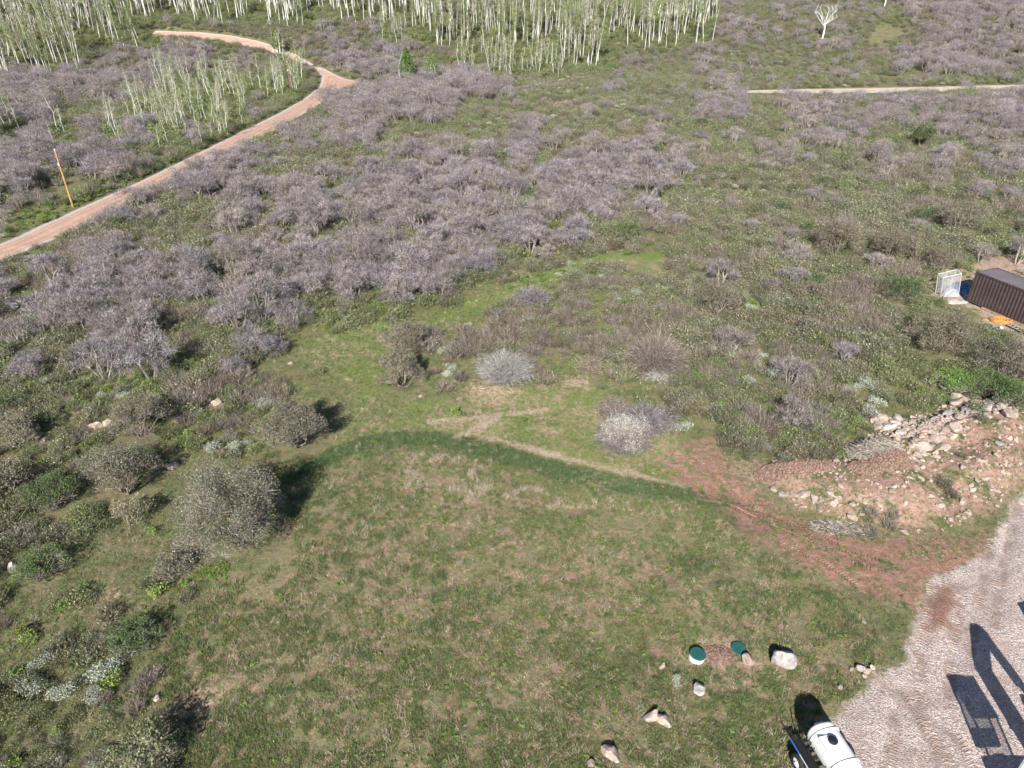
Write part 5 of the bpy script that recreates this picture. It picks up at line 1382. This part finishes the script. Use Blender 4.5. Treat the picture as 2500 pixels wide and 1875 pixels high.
# roadside green verge
X, Y = jgrid(.9, -75, 0, 55, 165)
rd = interp(GM['road'], X, Y); k = (rd < -.25) & (rd > -2.6) & (rs.uniform(0, 1, len(X)) < .75); X, Y = X[k], Y[k]
scatter('verge_growth', X, Y, FB, rs.uniform(.5, 1.1, len(X)), 'green growth along both verges of the dirt road', 'undergrowth', -.05, .15)
# green shoots at the foot of the largest bush
q = G(440, 1238); X = q.x + rs.normal(0, .45, 60) + .3; Y = q.y + rs.normal(0, .3, 60); scatter('green_shoots', X, Y, FB, rs.uniform(.25, .5, 60), 'bright green shoots at the near foot of the largest bush', 'undergrowth', -.03, .15)

# ================================================================== grass
T = [tuft(800 + k, 14, .16, .10, .018, .36, .17).mesh('grass_tuft', M_grass) for k in range(3)] + [tuft(810 + k, 14, .14, .10, .017, .82, .14).mesh('dry_tuft', M_grass) for k in range(2)] + \
    [tuft(820 + k, 22, .27, .12, .014, .6, .25).mesh('lush_tuft', M_grassd) for k in range(2)] + [tuft(830 + k, 22, .32, .13, .012, .6, .2).mesh('straw_tuft', M_straw) for k in range(2)] + \
    [tuft(840 + k, 18, .11, .10, .016, .5, .2).mesh('bright_tuft', M_yg) for k in range(2)] + [mound(850 + k, .12, .10, 22, .055, 3).mesh('leafy_weed', M_forb) for k in range(2)]
n = 420000
Y = 9 + (62 - 9) * rs.uniform(0, 1, n) ** 1.25; X = (rs.uniform(-1, 1, n)) * (8 + .86 * Y)
c_ = cover(X, Y, 6)
fld = interp(GM['field'], X, Y); clr = interp(GM['clear'], X, Y); soil = interp(GM['soil'], X, Y); grv = interp(GM['gravel'], X, Y); rub = interp(GM['rubble'], X, Y); bare = interp(GM['bare'], X, Y)
p1 = vnoise(X, Y, 1.1) + .6 * vnoise(X, Y, .45); p2 = .38 * vnoise(X, Y, 3.1) + .42 * vnoise(X + 9, Y, 1.0) + .55 * vnoise(X, Y, .33) + .3 * vnoise(X, Y + 5, .17); p3 = vnoise(X + 90, Y + 40, .42) + .55 * vnoise(X, Y + 70, 1.3)
u = rs.uniform(0, 1, n)
dens = np.where(fld > 0, .92 - .80 * (p3 > .34) - .35 * ((p3 > .15) & (p3 <= .34)), np.where(clr > 0, .75 - .35 * (p1 > .5), .42))
dens = np.where(soil > -.6, np.where(p2 > .16, .40, .03), dens)
dens = np.where(rub > -.3, np.where(p2 > -.02, .5, .07), dens)
dens = np.where(bare + 1.1 * p1 > .15, .16, dens); dens = np.where(interp(GM['worn'], X, Y) + .12 * p1 > 0, .12, dens)
dens = np.where(grv > -.35 + .5 * p1, 0, dens); dens = np.where(interp(GM['yard'], X, Y) > 0, .08, dens)
dens = np.where(np.maximum(interp(GM['road'], X, Y), interp(GM['track'], X, Y)) > -.4, 0, dens)
k = (u < dens) & not_near(X, Y, -.05)
X, Y, fld, clr, p1, p2, p3, rub = X[k], Y[k], fld[k], clr[k], p1[k], p2[k], p3[k], rub[k]; n = len(X); u = rs.uniform(0, 1, n)
ix = rs.randint(0, 3, n)
dry = (p2 + .5 * rs.normal(0, .5, n) > .33); ix = np.where((fld > 0) & dry, rs.randint(3, 5, n), ix)
ix = np.where((fld <= 0) & (u < .45), rs.randint(9, 11, n), ix); ix = np.where((fld <= 0) & dry & (u > .6), rs.randint(3, 5, n), ix)
ix = np.where((fld > 0) & (p1 < -.55) & (u < .6), rs.randint(9, 11, n), ix)
ix = np.where(u > .965, rs.randint(11, 13, n), ix)
arc = interp(ATT['m_arc'], X, Y)
ix = np.where((arc > .5) & (fld > -1.9 + .2 * p1) & (fld < -.45 + .5 * p1 + .25 * rs.normal(size=n)) & (rs.uniform(0, 1, n) < .85), rs.randint(5, 7, n), ix)
ix = np.where((fld > 0) & (vnoise(X + 200, Y, .8) + .5 * vnoise(X, Y + 80, 3.3) > .62) & (u < .22), rs.randint(5, 7, n), ix)
ix = np.where((arc > .2) & (fld > .6) & (fld < 4.0) & (X < 8) & (X > -6) & (vnoise(X, Y + 33, .7) + .6 * vnoise(X + 3, Y, .25) + .5 * vnoise(X, Y, 2.5) > .35) & (u < .35), rs.randint(7, 9, n), ix)
ix = np.where((u > .93) & (u < .945), rs.randint(7, 9, n), ix)
scl = rs.uniform(.65, 1.35, n) * (1 + .35 * sstep(30, 60, Y)) * np.where(fld > 0, 1.0, .85)
scatter('meadow_grass', X, Y, T, scl, 'grass and weeds of the meadow and the clearing', 'grass', 0, .2, 1.0, ix)
